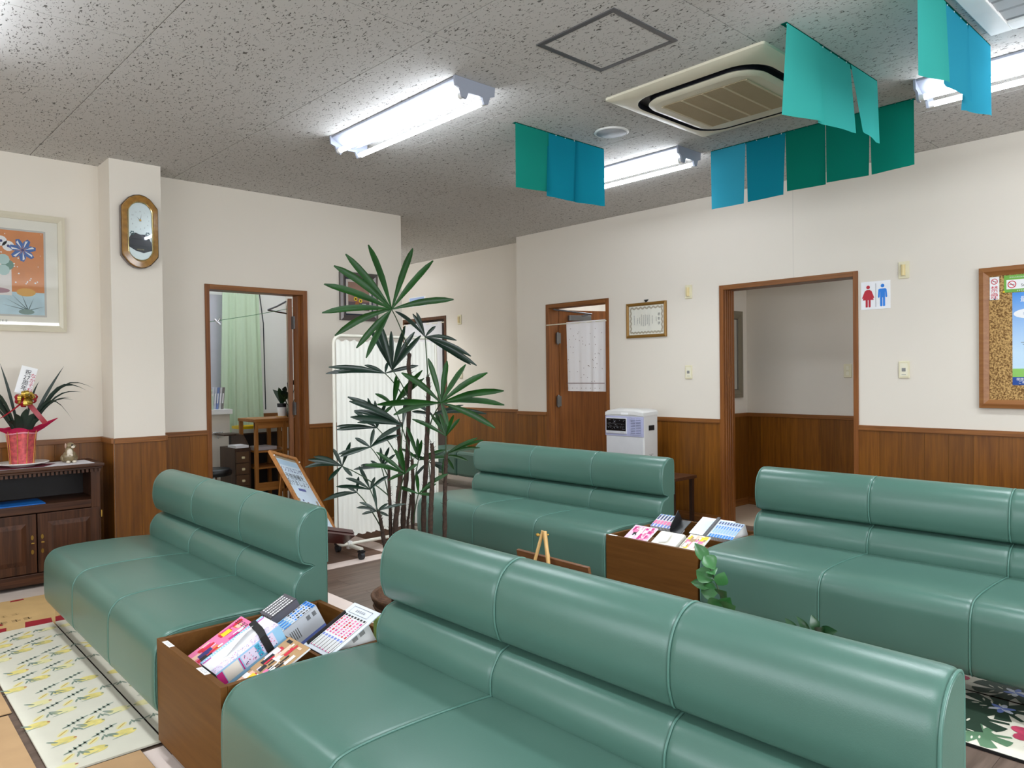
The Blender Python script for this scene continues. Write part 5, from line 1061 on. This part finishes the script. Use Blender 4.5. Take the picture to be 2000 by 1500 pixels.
for k, (x, c) in enumerate(((2.842, rgb(210, 214, 222)), (2.868, rgb(196, 202, 214)), (2.894, rgb(120, 140, 190)), (2.92, rgb(206, 206, 206)), (2.946, rgb(120, 116, 112)))):
    q = thing('file_folder', '%s file standing on the white counter behind the curtain' % ['leftmost grey', 'second pale grey', 'middle blue', 'fourth white', 'rightmost dark grey'][k], 'file', (x, 7.6, .99), 'files on the examination room counter')
    MB().obox((x-.03, 7.5, .9905), (.022, 0, 0), (0, .2, 0), (.02, 0, .22)).build('spine', mat('file_cover_%d' % k, c, .5), q); MB().obox((x-.028+.005, 7.498, 1.05), (.012, 0, 0), (0, -.001, 0), (.009, 0, .1)).build('label', PAPER, q)
tag(MB().lathe([(.028, 0), (.03, .01), (.03, .13), (.015, .15), (.015, .165), (.022, .17), (.022, .2), (.0005, .2)], (2.80, 7.48, .99), 14).build('soap_bottle', mat('pale_green_plastic', rgb(186, 206, 186), .3)), 'pale green soap bottle on the counter at the door edge', 'bottle')
t = thing('clothes_line', 'green cord with a metal clip strung across the examination doorway', 'cord', (2.75, 6.3, 1.85))
MB().tube([(2.34, 6.25, 1.775), (2.75, 6.30, 1.855), (3.16, 6.35, 1.945)], .0025, 5).build('cord', mat('green_cord', rgb(70, 130, 80), .6), t); MB().tube([(2.385, 6.25, 1.80), (2.43, 6.24, 1.755)], .008, 6).tube([(2.43, 6.24, 1.81), (2.40, 6.25, 1.765)], .007, 6).build('clip', STEEL, t)
t = thing('wooden_shelf', 'open wooden shelf unit with plants on top in the examination room', 'shelf', (3.0, 6.65, 0))
wx0, wx1, wy0, wy1 = 2.828, 3.13, 6.5, 6.86
MB().box(wx0-.01, wx1+.12, wy0-.012, wy1, .90, .928).build('top_board', SHELFWOOD, t, .004)
SHZ = wood('shelf_wood_z', rgb(150, 96, 42), rgb(182, 124, 62), 'z', 0.45, 40)
for x in (wx0, wx1-.03, wx1+.075):
    for y in (wy0, wy1-.03): MB().box(x, x+.032, y, y+.03, 0, .90).build('post', SHZ, t, .002)
MB().box(wx0, wx1+.1, wy0+.004, wy0+.02, .84, .90).build('apron', SHELFWOOD, t)
for z in (.47, .62): MB().box(wx0+.02, wx1+.07, wy0+.01, wy1-.01, z, z+.014).build('shelf_board', SHELFWOOD, t)
MB().box(wx0+.03, wx1-.01, wy0, wy0+.025, .27, .345).build('bottom_rail', SHELFWOOD, t)
t = thing('drawer_cabinet', 'dark brown cabinet with cream knobs beside the wooden shelf', 'cabinet', (2.78, 6.8, 0))
WAL = wood('dark_walnut', rgb(54, 36, 24), rgb(78, 54, 38), 'z', .45, 40)
MB().box(2.682, 2.812, 6.6, 6.95, .02, .665).build('carcase', WAL, t, .002); MB().prism([(2.812, 6.6, .02), (2.812, 6.6, .66), (2.812, 6.75, .775), (2.812, 7.0, .775), (2.812, 7.0, .02)], (.016, 0, 0)).build('side_panel', WAL, t)
MB().box(2.828, 3.25, 6.93, 7.10, .02, .76).build('back_panel', mat('dark_back', (1, 1, 1)), t); MB().box(2.70, 3.25, 6.89, 7.12, .762, .776).build('top_board', WAL, t)
for z in (.535, .43, .325, .22, .115):
    d = MB().box(2.688, 2.808, 6.588, 6.602, z, z+.098).build('drawer', mat('walnut_front', rgb(92, 66, 42), .45, var=.15), t, .002); MB().obox((2.735, 6.588, z+.035), (.03, 0, 0), (0, -.016, 0), (0, 0, .022)).build('knob', mat('cream_knob', rgb(226, 214, 170), .4), d, .006)
tag(MB().box(2.69, 2.81, 6.6, 6.78, .668, .69).build('paper_stack', PAPER), 'stack of white paper on the drawer cabinet', 'paper')
t = thing('wire_basket', 'yellow wire letter basket behind the wooden shelf', 'basket', (2.98, 7.0, .777))
YB = mat('yellow_basket', rgb(238, 206, 20), .4); MB().box(2.86, 3.28, 6.90, 7.105, .777, .79).build('base', mat('clear_tray', rgb(206, 210, 196), .3), t)
for q in ((2.86, 3.28, 6.90, 6.908), (2.86, 3.28, 7.097, 7.105), (2.86, 2.868, 6.908, 7.097), (3.272, 3.28, 6.908, 7.097)): MB().box(*q, .79, .815).build('side', mat('clear_tray', (1, 1, 1)), t); MB().box(*q, .815, .842).build('rim', YB, t)
for k in range(12): MB().box(2.875+k*.034, 2.88+k*.034, 6.908, 7.097, .832, .838).build('wire', YB, t)
tag(MB().obox((2.87, 6.56, .636), (.2, .02, 0), (-.02, .2, 0), (0, 0, .03)).build('envelope_stack', mat('envelope', rgb(200, 196, 196), .7)), 'loose papers on the wooden shelf board', 'paper')
t = thing('potted_plant', 'small green plant in white square pot on wooden shelf', 'potted plant', (3.17, 6.66, .928))
MB().lathe([(.036, 0), (.044, .085), (.041, .085), (.038, .07), (.0005, .07)], (3.165, 6.66, .938), 20).build('pot', WHITE, t); MB().lathe([(.055, 0), (.06, .010), (.0005, .010)], (3.165, 6.66, .9282), 20).build('saucer', PALEWOOD, t); MB().lathe([(.042, .086), (.044, .12), (.0005, .12)], (3.165, 6.66, .938), 16).build('inner_pot', BLACK, t)
DL = mat('zz_leaf', rgb(30, 66, 38), .35, var=.25)
r = random.Random(14)
for k in range(9): a = r.uniform(0, 2*PI); blade('leaf', (3.165, 6.66, 1.05), (3.165+.09*math.cos(a), 6.66+.06*math.sin(a), 1.05+r.uniform(.04, .17)), .02, .045, t, DL)
t = thing('jar_plant', 'dark leafy cutting in a glass jar with white ribbon on wooden shelf', 'potted plant', (3.25, 6.60, .928))
MB().lathe([(.036, 0), (.040, .01), (.040, .07), (.030, .095), (.034, .105)], (3.225, 6.60, .9282), 20).build('jar', glass('jar_glass', (.55, .62, .55), 2), t); MB().lathe([(.034, .004), (.036, .055), (.0005, .055)], (3.225, 6.60, .9282), 16).build('soil', mat('dark_moss', (1, 1, 1)), t)
b = MB(); ball(b, (3.20, 6.565, 1.02), .018, .006, .010); ball(b, (3.23, 6.565, 1.018), .018, .006, .009); b.build('ribbon', PAPER, t)
for k, (dx, dz) in enumerate(((.02, .32), (.09, .26), (-.06, .24), (-.03, .30), (.08, .2), (-.08, .19), (.05, .3), (-.1, .21))):
    q = Vector((3.225+dx, 6.6-.02*(k % 3), .93+dz)); MB().tube([(3.225, 6.60, .99), (3.225+dx*.5, 6.6, .93+dz*.7), q], .003, 5).build('stem', DL, t); blade('leaf', q, q+Vector((.05*(1 if k % 2 else -1), -.01, .025)), .012, .045, t, mat('deep_leaf', rgb(24, 48, 40), .35, var=.2))
t = thing('round_stool', 'black padded round stool inside the examination room door', 'stool', (2.52, 6.6, 0)); 
MB().lathe([(.0005, .505), (.13, .505), (.15, .49), (.15, .45), (.13, .44), (.0005, .44)][::-1], (2.49, 6.6, 0), 28).build('seat', mat('black_vinyl', rgb(24, 26, 28), .35), t); MB().tube([(2.49, 6.6, .44), (2.49, 6.6, .08)], .025, 10).build('column', STEEL, t)
for k in range(5): a = k*2*PI/5; MB().tube([(2.49, 6.6, .08), (2.49+.17*math.cos(a), 6.6+.17*math.sin(a), .03)], .014, 6).build('leg', STEEL, t); MB().lathe([(.02, 0), (.02, .03)], (2.49+.165*math.cos(a), 6.6+.165*math.sin(a), 0), 8).build('caster', BLACK, t)
wains(we, 'x', 3.02, 3.86, 8.0, -1)
# ------------------------------------------------------------------ notice board on its stand
t = thing('poster_board', 'leaning wooden poster board with blue Japanese vaccination notice', 'notice board', (2.55, 5.0, 0))
Lc, Tc, Bc = Vector((2.259, 4.992, .786)), Vector((2.556, 5.184, .691)), Vector((2.621, 4.704, .162))
rx_ = (Tc-Lc); ux = rx_.normalized(); uyr = (Tc-Bc); uy = (uyr-ux*uyr.dot(ux)); H_ = uy.length; uy.normalize(); nb = ux.cross(uy).normalized(); W_ = rx_.length
O = Tc-rx_-uy*H_
FR = wood('honey_frame', rgb(160, 102, 48), rgb(190, 130, 70), 'z', .4, 40)
for a_, c_ in (((0, 0), (.025, H_)), ((W_-.025, 0), (W_, H_)), ((.025, H_-.025), (W_-.025, H_)), ((.025, 0), (W_-.025, .025))):
    MB().obox(O+ux*a_[0]+uy*a_[1], ux*(c_[0]-a_[0]), uy*(c_[1]-a_[1]), nb*.022).build('frame_rail', FR, t, .002)
MB().obox(O+ux*.025+uy*.025, ux*(W_-.05), uy*(H_-.05), nb*.008).build('backing', mat('board_backing', rgb(160, 150, 130), .7), t)
MB().obox(O+ux*.026+uy*.06+nb*.0085, ux*(W_-.052), uy*(H_-.11), nb*.001).build('poster_sheet', mat('pale_blue_sheet', rgb(206, 222, 236), .5), t)
q = O+ux*W_/2+nb*.0105
b = MB(); b.quad(O+ux*.026+uy*(H_-.105)+nb*.0098, ux*(W_-.052), uy*.05, 0).quad(q+uy*(H_-.33)-ux*.05, ux*.10, uy*.022, 1)
r = random.Random(2)
for k in range(16): b.quad(q+ux*r.uniform(-.14, .12)+uy*(H_-r.uniform(.42, .56)), ux*r.uniform(.01, .03), uy*r.uniform(.01, .05), 2+k % 3)
b.build('poster_print', [mat('header_blue', rgb(176, 204, 226), .5), mat('bar_blue', rgb(90, 100, 160), .5), mat('fig_grey', rgb(120, 120, 120), .5), mat('fig_navy', rgb(60, 60, 120), .5), mat('fig_tan', rgb(170, 150, 130), .5)], t)['kind'] = 'stuff'
text('title_lettering', 'インフルエンザ', mat('title_navy', rgb(30, 50, 120), .5), t, q+uy*(H_-.145), ux, uy, .052, xs=.82); text('lettering', '予防接種を\n受けましょう', mat('poster_grey', rgb(70, 74, 80), .5), t, q+uy*(H_-.235), ux, uy, .058, leading=.95, xs=.86)
for a_ in (0.01, W_-.01): 
    b = MB(); c = O+ux*a_+uy*(H_-.05)+nb*.026; ball(b, c, .006, .006, .006); b.build('corner_pin', WHITE, t)
for a_ in (.04, W_-.06): MB().obox(O+ux*a_+uy*(H_*.75)-nb*.001, ux*.02, Vector((.0, .16, -(O+uy*H_*.75).z+.01)), Vector((.0, .015, 0))).build('back_leg', FR, t)
MB().obox(O-uy*.02-ux*.02-nb*.01, ux*(W_+.07), nb*.10, -uy*.02).obox(O-uy*.02-ux*.02+nb*.085, ux*(W_+.07), nb*.012, uy*.03).build('tray', mat('cherry_tray', rgb(70, 18, 18), .25), t)
for a_ in (.02,): p_ = O+ux*a_-uy*.03+nb*.04; MB().box(p_.x-.012, p_.x+.012, p_.y-.012, p_.y+.012, 0, max(.02, p_.z)).build('front_leg', FR, t)
# ------------------------------------------------------------------ little easel between the rows
t = thing('small_easel', 'small pale wooden easel with dark menu board seen from behind', 'easel', (2.15, 2.11, 0))
ap = Vector((2.16, 2.157, .655))
for f_ in ((2.04, 2.30, 0), (2.04, 1.93, 0)): MB().tube([ap+Vector((0, (f_[1]-2.157)*.03, .005)), f_], .009, 4).build('easel_leg', PALEWOOD, t)
MB().tube([ap, (2.34, 2.17, 0)], .009, 4).build('back_leg', PALEWOOD, t)
MB().tube([ap+Vector((-.02, .02, -.012)), ap+Vector((.02, -.01, -.012))], .004, 6).lathe([(.0005, -.008), (.008, -.004), (.008, .004), (.0005, .008)], ap+Vector((-.012, .022, -.012)), 8).build('wing_nut', BRASS, t)
BRD = wood('menu_board', rgb(92, 56, 30), rgb(120, 78, 44), 'y', .45, 40)
MB().obox((2.215, 2.325, .285), (0, -.41, -.004), (-.055, 0, .27), (.014, 0, .003)).build('menu_board', BRD, t, .002)
for y in (2.20, 2.03): b = MB(); ball(b, (2.196, y, .50), .007, .007, .007); b.build('screw', BLACK, t)
MB().obox((2.19, 2.32, .26), (0, -.40, 0), (.05, 0, .0), (0, 0, .02)).build('ledge', PALEWOOD, t)
# ------------------------------------------------------------------ floor mats and cardboard
CARD = mat('cardboard', rgb(196, 162, 108), .8, var=.06)
def flat(name, label, cat, pts, z, h, m, par=None):
    t = thing(name, label, cat, (sum(p[0] for p in pts)/len(pts), sum(p[1] for p in pts)/len(pts), 0)); MB().prism([(p[0], p[1], z) for p in pts], (0, 0, h)).build('sheet', m, t); return t
t = flat('cardboard_sheet', 'cardboard sheet with red print marks between cabinet and lemon mat', 'cardboard', [(-.2, 4.50), (.97, 4.50), (.97, 5.235), (-.2, 5.235)], .0012, .003, CARD)
RM = mat('carton_red', rgb(150, 18, 34), .7); b = MB()
for q in (((.735, 4.59), (.86, 4.59), (.875, 4.70), (.755, 4.71)), ((.60, 4.60), (.655, 4.61), (.665, 4.67), (.60, 4.68)), ((.60, 4.72), (.66, 4.73), (.655, 4.765), (.60, 4.77)), ((.76, 5.19), (.83, 5.195), (.83, 5.225), (.765, 5.22)), ((.3, 4.6), (.45, 4.6), (.46, 4.72), (.3, 4.72))): b.poly([(x, y, .0047) for x, y in q])
b.build('red_print', RM, t); scrawl('carton_print', mat('carton_ink', rgb(90, 70, 40), .7), t, (.725, 4.775, .0048), (1, .05, 0), (0, 1, 0), 3, .05); scrawl('carton_print', mat('carton_ink2', rgb(166, 136, 86), .7), t, (.62, 4.90, .0048), (1, .05, 0), (0, 1, 0), 6, .045)
CARD2 = mat('cardboard_plain', rgb(186, 150, 108), .8, var=.06)
for k, (x0, x1, y0, y1) in enumerate(((-.6, .505, 3.47, 4.45), (-.6, .49, 2.45, 3.45), (.25, .78, 2.3, 2.79))):
    t = flat('cardboard_sheet', ['plain cardboard sheet beside the long edge of the lemon mat', 'cardboard sheet at the bottom left corner of the photo', 'cardboard sheet at the near end of the lemon mat'][k], 'cardboard', [(x0, y0), (x1, y0), (x1, y1), (x0, y1)], .0012 if k < 2 else .0046, .003, CARD2)
    if k < 2: MB().box(x1-.16, x1-.157, y0, y1, .0042, .0047).build('fold_line', mat('fold_tan', rgb(160, 126, 88), .8), t)
t = flat('lemon_mat', 'cream floor mat printed with lemons and leaves beside left sofa', 'mat', [(.515, 2.80), (.859, 2.80), (.859, 4.58), (.515, 4.58)], .0048, .007, mat('mat_cream', rgb(222, 218, 200), .45))
LY = [mat('lemon_yellow', rgb(226, 210, 126), .5, var=.15, vscale=30), mat('lemon_pale', rgb(230, 222, 164), .5), mat('sage_print', rgb(158, 172, 156), .5), mat('dark_sage_print', rgb(128, 146, 130), .5), mat('lemon_red', rgb(170, 90, 80), .5), mat('lemon_ochre', rgb(206, 170, 80), .5)]
b = MB(); zz = .0122
def ell(c, a, L, w, m, dz=0):
    d = Vector((math.cos(a), math.sin(a), 0)); s = Vector((-d.y, d.x, 0)); disc(b, Vector((c[0], c[1], zz+dz)), d, s, 1, m, 12, L, w)
r = random.Random(10); per = .32
for row in range(8):
    for col in range(3):
        x, y = .555+col*.105+(.04 if row % 2 else 0), 2.83+row*.215+col*.07
        for dx, dy, a, kind in ((0, 0, .1, 0), (.06, .13, .5, 1), (.02, .06, 2.0, 2)):
            cx, cy = x+dx+r.uniform(-.01, .01), y+dy+r.uniform(-.01, .01)
            if cy > 4.53 or cx > .82: continue
            if kind == 0: ell((cx, cy), a, .042, .028, 0 if (row+col) % 3 else 1); ell((cx+.036, cy+.004), a, .006, .005, 4 if col == 0 else 3, .0001); ell((cx-.035, cy+.012), 2.4, .022, .006, 3, .0002); ell((cx-.02, cy-.024), .3, .03, .003, 2, .0002)
            elif kind == 1:
                for q in range(9): aa = .4+(q % 2)*1.3; ell((cx+q*.009-.03, cy+q*.006-.02), aa, .016, .0042, 2 if q % 3 else 3, .0003)
            else:
                ell((cx, cy), .8, .03, .013, 1); ell((cx, cy), .8, .026, .003, 5, .0002)
                for q in range(4): ell((cx+.03+q*.012, cy+.01*(q % 2)), 1.2+q*.5, .017, .004, 3, .0003)
b.build('lemon_print', LY, t)['kind'] = 'stuff'
t = flat('tropical_mat', 'cream floor mat printed with monstera leaves and hibiscus, right sofa', 'mat', [(2.885, .10), (3.354, .10), (3.354, 2.02), (2.885, 2.02)], .0012, .010, mat('mat_ivory', rgb(232, 226, 208), .45))
zz = .0118
TM = [mat('monstera_dark', rgb(46, 66, 52), .5), mat('monstera_mid', rgb(96, 132, 100), .5), mat('hibiscus', rgb(196, 70, 100), .5, var=.25, vscale=20), mat('hibiscus_dark', rgb(150, 36, 66), .5), mat('blossom_blue', rgb(120, 140, 210), .5), mat('blossom_white', rgb(226, 230, 240), .5), mat('mat_ivory', (1, 1, 1)), mat('palm_frond_print', rgb(84, 96, 76), .5)]
b = MB()
def monstera(cx, cy, a, S, m, dz):
    d = Vector((math.cos(a), math.sin(a), 0)); s = Vector((-d.y, d.x, 0)); c = Vector((cx, cy, zz+dz)); pts = []
    for k in range(40):
        th = -PI+2*PI*(k+.5)/40; R = S*(.62+.38*math.cos(th*.5))*(1 if abs(th) < 2.9 else .5)
        if k % 5 == 0 and abs(th) < 2.7: R *= .45
        q_ = c+d*R*math.cos(th)+s*R*math.sin(th)*.85; q_.x = min(3.352, max(2.888, q_.x)); q_.y = min(2.015, max(.105, q_.y)); pts.append(q_)
    n = len(pts); b.add([c]+pts, [(0, 1+k, 1+(k+1) % n) for k in range(n)], m)
    for k in (-1, 1):
        for j in range(3): ell((cx+d.x*S*(.15+.2*j)+s.x*S*.18*k, cy+d.y*S*(.15+.2*j)+s.y*S*.18*k), a+k*.9, S*.09, S*.025, 6, dz+.0002)
r = random.Random(31)
for k in range(18):
    x, y = 2.97+.15*(k % 3)+r.uniform(-.02, .02), .18+(k//3)*.31+.06*(k % 2); monstera(x, y, r.uniform(0, 6), r.uniform(.13, .17), 0 if k % 3 else 1, .0001+k*.00003)
for k in range(9):
    x, y = r.uniform(2.95, 3.2), r.uniform(.2, 1.85); a = r.uniform(.6, 2.2)
    for q in range(9): ell((x+q*.014*math.cos(a)-.03*math.sin(a)*(q % 2), y+q*.014*math.sin(a)+.03*math.cos(a)*(q % 2)), a+(.6 if q % 2 else -.6), .05, .006, 7, .0007+q*.00002)
for k, (x, y) in enumerate(((3.10, .66), (3.16, .56), (3.25, 1.05), (3.05, 1.45), (3.26, 1.75), (3.02, .98), (3.22, .3))):
    for q in range(5): aa = q*2*PI/5+k; ell((x+.04*math.cos(aa), y+.04*math.sin(aa)), aa, .042, .030, 2, .0010+q*.00003)
    ell((x, y), 0, .022, .016, 3, .0013)
for k, (x, y) in enumerate(((3.02, .60), (3.0, .52), (3.2, 1.25), (3.26, .80), (3.1, 1.85))):
    for q in range(6): aa = q*PI/3; ell((x+.022*math.cos(aa), y+.022*math.sin(aa)), aa, .024, .011, 4 if q % 2 else 5, .0014+q*.00002)
b.build('leaf_print', TM, t)['kind'] = 'stuff'; MB().box(2.879, 2.885, .10, 2.02, .0012, .0105).build('mat_edge', BLACK, t)
# ------------------------------------------------------------------ plants
PALMG = mat('palm_leaf', rgb(20, 66, 14), .4, var=.3, vscale=9, spec=.35); PALMD = mat('palm_leaf_dark', rgb(17, 43, 30), .32, var=.3, vscale=9, spec=.55); PALMS = mat('palm_petiole', rgb(50, 70, 40), .5); BARK = mat('palm_fibre', rgb(62, 46, 36), .9, var=.4, vscale=60, bump=1, bscale=120)
t = thing('lady_palm', 'tall lady palm with fan leaves in the middle, between sofa rows', 'potted plant', (2.14, 3.02, 0))
WICK = mat('wicker', rgb(92, 62, 40), .7, var=.4, vscale=60, bump=1, bscale=90)
b = MB(); b.lathe([(.15, 0), (.175, .03), (.205, .12), (.222, .20), (.232, .215), (.236, .23), (.228, .238), (.215, .23), (.205, .19), (.0005, .185)], (2.14, 3.02, 0), 36); b.build('basket_pot', WICK, t)
for z, r_ in ((.04, .18), (.075, .192), (.11, .203), (.145, .211), (.18, .219)): MB().tube([(2.14+r_*math.cos(k*PI/12), 3.02+r_*math.sin(k*PI/12), z) for k in range(25)], .008, 5).build('wicker_band', WICK, t)
stem_tops = {}
r = random.Random(77)
for key, rad, pts in STEMS:
    c = catmull(pts, 5); stem_tops[key] = c; N_ = len(c)
    b = MB(); b.tube(c, [rad*(1.1-.35*i/N_)*(1+.12*math.sin(i*2.3)) for i in range(N_)], 8)
    for i in range(2, N_-1):
        for q in range(3):
            a = r.uniform(0, 2*PI); p0 = Vector(c[i]).lerp(Vector(c[i+1]), r.random()); d = Vector((math.cos(a), math.sin(a), r.uniform(.5, 2.2))).normalized(); b.tube([p0+d*rad*.4, p0+d*(rad+r.uniform(.006, .022))], .0016, 4, r1=.0004)
    b.build('stem', BARK, t)
r = random.Random(78)
camp = Vector((0, 0, 1.311))
for fi, (hub, sk, w, tips) in enumerate(FRONDS):
    hub = Vector(hub); c = stem_tops[sk]; j = min(range(len(c)), key=lambda i: abs(c[i][2]-(hub.z-.16))); p0 = Vector(c[j])
    midp = p0.lerp(hub, .5)+Z*.03
    pet = [p0*(1-f)**2+midp*2*f*(1-f)+hub*f*f for f in (0, .2, .4, .6, .8, 1)]
    fr = MB().tube(pet, .0034, 6, r1=.0024).build('frond', PALMS, t)
    nv = (hub-camp).normalized()
    for tip in tips:
        tip = Vector(tip); L = (tip-hub).length; n = 7
        side = (tip-hub).cross(-nv+Vector((r.uniform(-.4, .4), r.uniform(-.4, .4), r.uniform(-.3, .5)))).normalized(); up = side.cross(tip-hub).normalized()
        sag = L*r.uniform(.02, .07); V = []
        for i in range(n+1):
            f = i/n; q = hub.lerp(tip, f)+Z*sag*math.sin(PI*f); ww = w*min(1, .16+f*2.1)*(1 if f < .7 else 1-((f-.7)/.3)**2*.80)*min(1.15, .55+L*1.6)
            V += [q-side*ww/2+up*ww*.16, q-up*ww*.08, q+side*ww/2+up*ww*.16]
        MB().add(V, [(3*i+j, 3*i+j+1, 3*i+4+j, 3*i+3+j) for i in range(n) for j in (0, 1)], 0, True).build('leaflet', PALMG if fi in (0, 4, 5, 11, 15, 16, 17, 18) else PALMD, fr)
# leafy plant in front of the far magazine box
ZZL = mat('zz_plant_leaf', rgb(56, 110, 58), .3, var=.25, vscale=12, spec=.5)
t = thing('leafy_plant', 'green plant with round glossy leaves before the far magazine box', 'potted plant', (2.5, 1.42, 0))
MB().lathe([(.06, 0), (.085, .16), (.09, .165), (.08, .165), (.075, .14), (.0005, .14)], (2.5, 1.42, .0), 24).build('pot', mat('terracotta_pot', rgb(196, 190, 184), .6), t)
def oval_leaf(p0, p1, w, par, m=ZZL):
    p0, p1 = Vector(p0), Vector(p1); d = p1-p0; s = d.cross(Vector((-.68, -.73, .35))); s.normalize(); up = s.cross(d).normalized(); n = 6; V = []
    for i in range(n+1):
        f = i/n; q = p0.lerp(p1, f)+up*d.length*.10*math.sin(PI*f); ww = w*math.sin(PI*min(.999, max(.02, f**.85)))
        V += [q-s*ww/2+up*ww*.12, q-up*ww*.06, q+s*ww/2+up*ww*.12]
    return MB().add(V, [(3*i+j, 3*i+j+1, 3*i+4+j, 3*i+3+j) for i in range(n) for j in (0, 1)], 0, True).build('leaf', m, par)
st1 = [(2.5, 1.44, .13), (2.55, 1.53, .30), (2.58, 1.59, .42), (2.60, 1.655, .53), (2.60, 1.69, .58)]
MB().tube(catmull(st1, 4), .005, 6, r1=.002).build('stem', PALMS, t)
for p0, p1, w in (((2.60, 1.66, .535), (2.60, 1.722, .608), .042), ((2.60, 1.675, .565), (2.60, 1.628, .515), .05), ((2.60, 1.65, .51), (2.58, 1.615, .50), .04), ((2.59, 1.625, .475), (2.585, 1.705, .502), .062), ((2.59, 1.62, .455), (2.57, 1.722, .452), .038), ((2.585, 1.605, .46), (2.60, 1.585, .515), .045), ((2.58, 1.60, .435), (2.57, 1.675, .425), .05), ((2.58, 1.595, .425), (2.55, 1.545, .455), .05), ((2.575, 1.58, .40), (2.56, 1.64, .365), .052), ((2.57, 1.575, .39), (2.56, 1.535, .432), .045), ((2.565, 1.565, .375), (2.54, 1.50, .41), .055), ((2.56, 1.555, .355), (2.55, 1.625, .335), .06), ((2.555, 1.545, .345), (2.54, 1.485, .345), .055), ((2.55, 1.53, .32), (2.53, 1.475, .31), .05), ((2.55, 1.535, .31), (2.54, 1.60, .30), .05)): oval_leaf(p0, p1, w*1.3, t)
st2 = [(2.48, 1.41, .13), (2.40, 1.28, .30), (2.34, 1.16, .43), (2.30, 1.08, .478)]
MB().tube(catmull(st2, 4), .004, 6, r1=.002).build('stem', PALMS, t)
for p0, p1, w in (((2.30, 1.075, .475), (2.30, 1.09, .528), .034), ((2.30, 1.075, .478), (2.29, 1.045, .500), .03), ((2.30, 1.065, .480), (2.30, 1.005, .495), .036), ((2.31, 1.10, .455), (2.30, 1.14, .512), .026), ((2.33, 1.15, .435), (2.32, 1.19, .49), .03), ((2.30, 1.06, .474), (2.29, .985, .470), .02)): oval_leaf(p0, p1, w, t, mat('dark_zz_leaf', rgb(34, 72, 40), .3, var=.2))
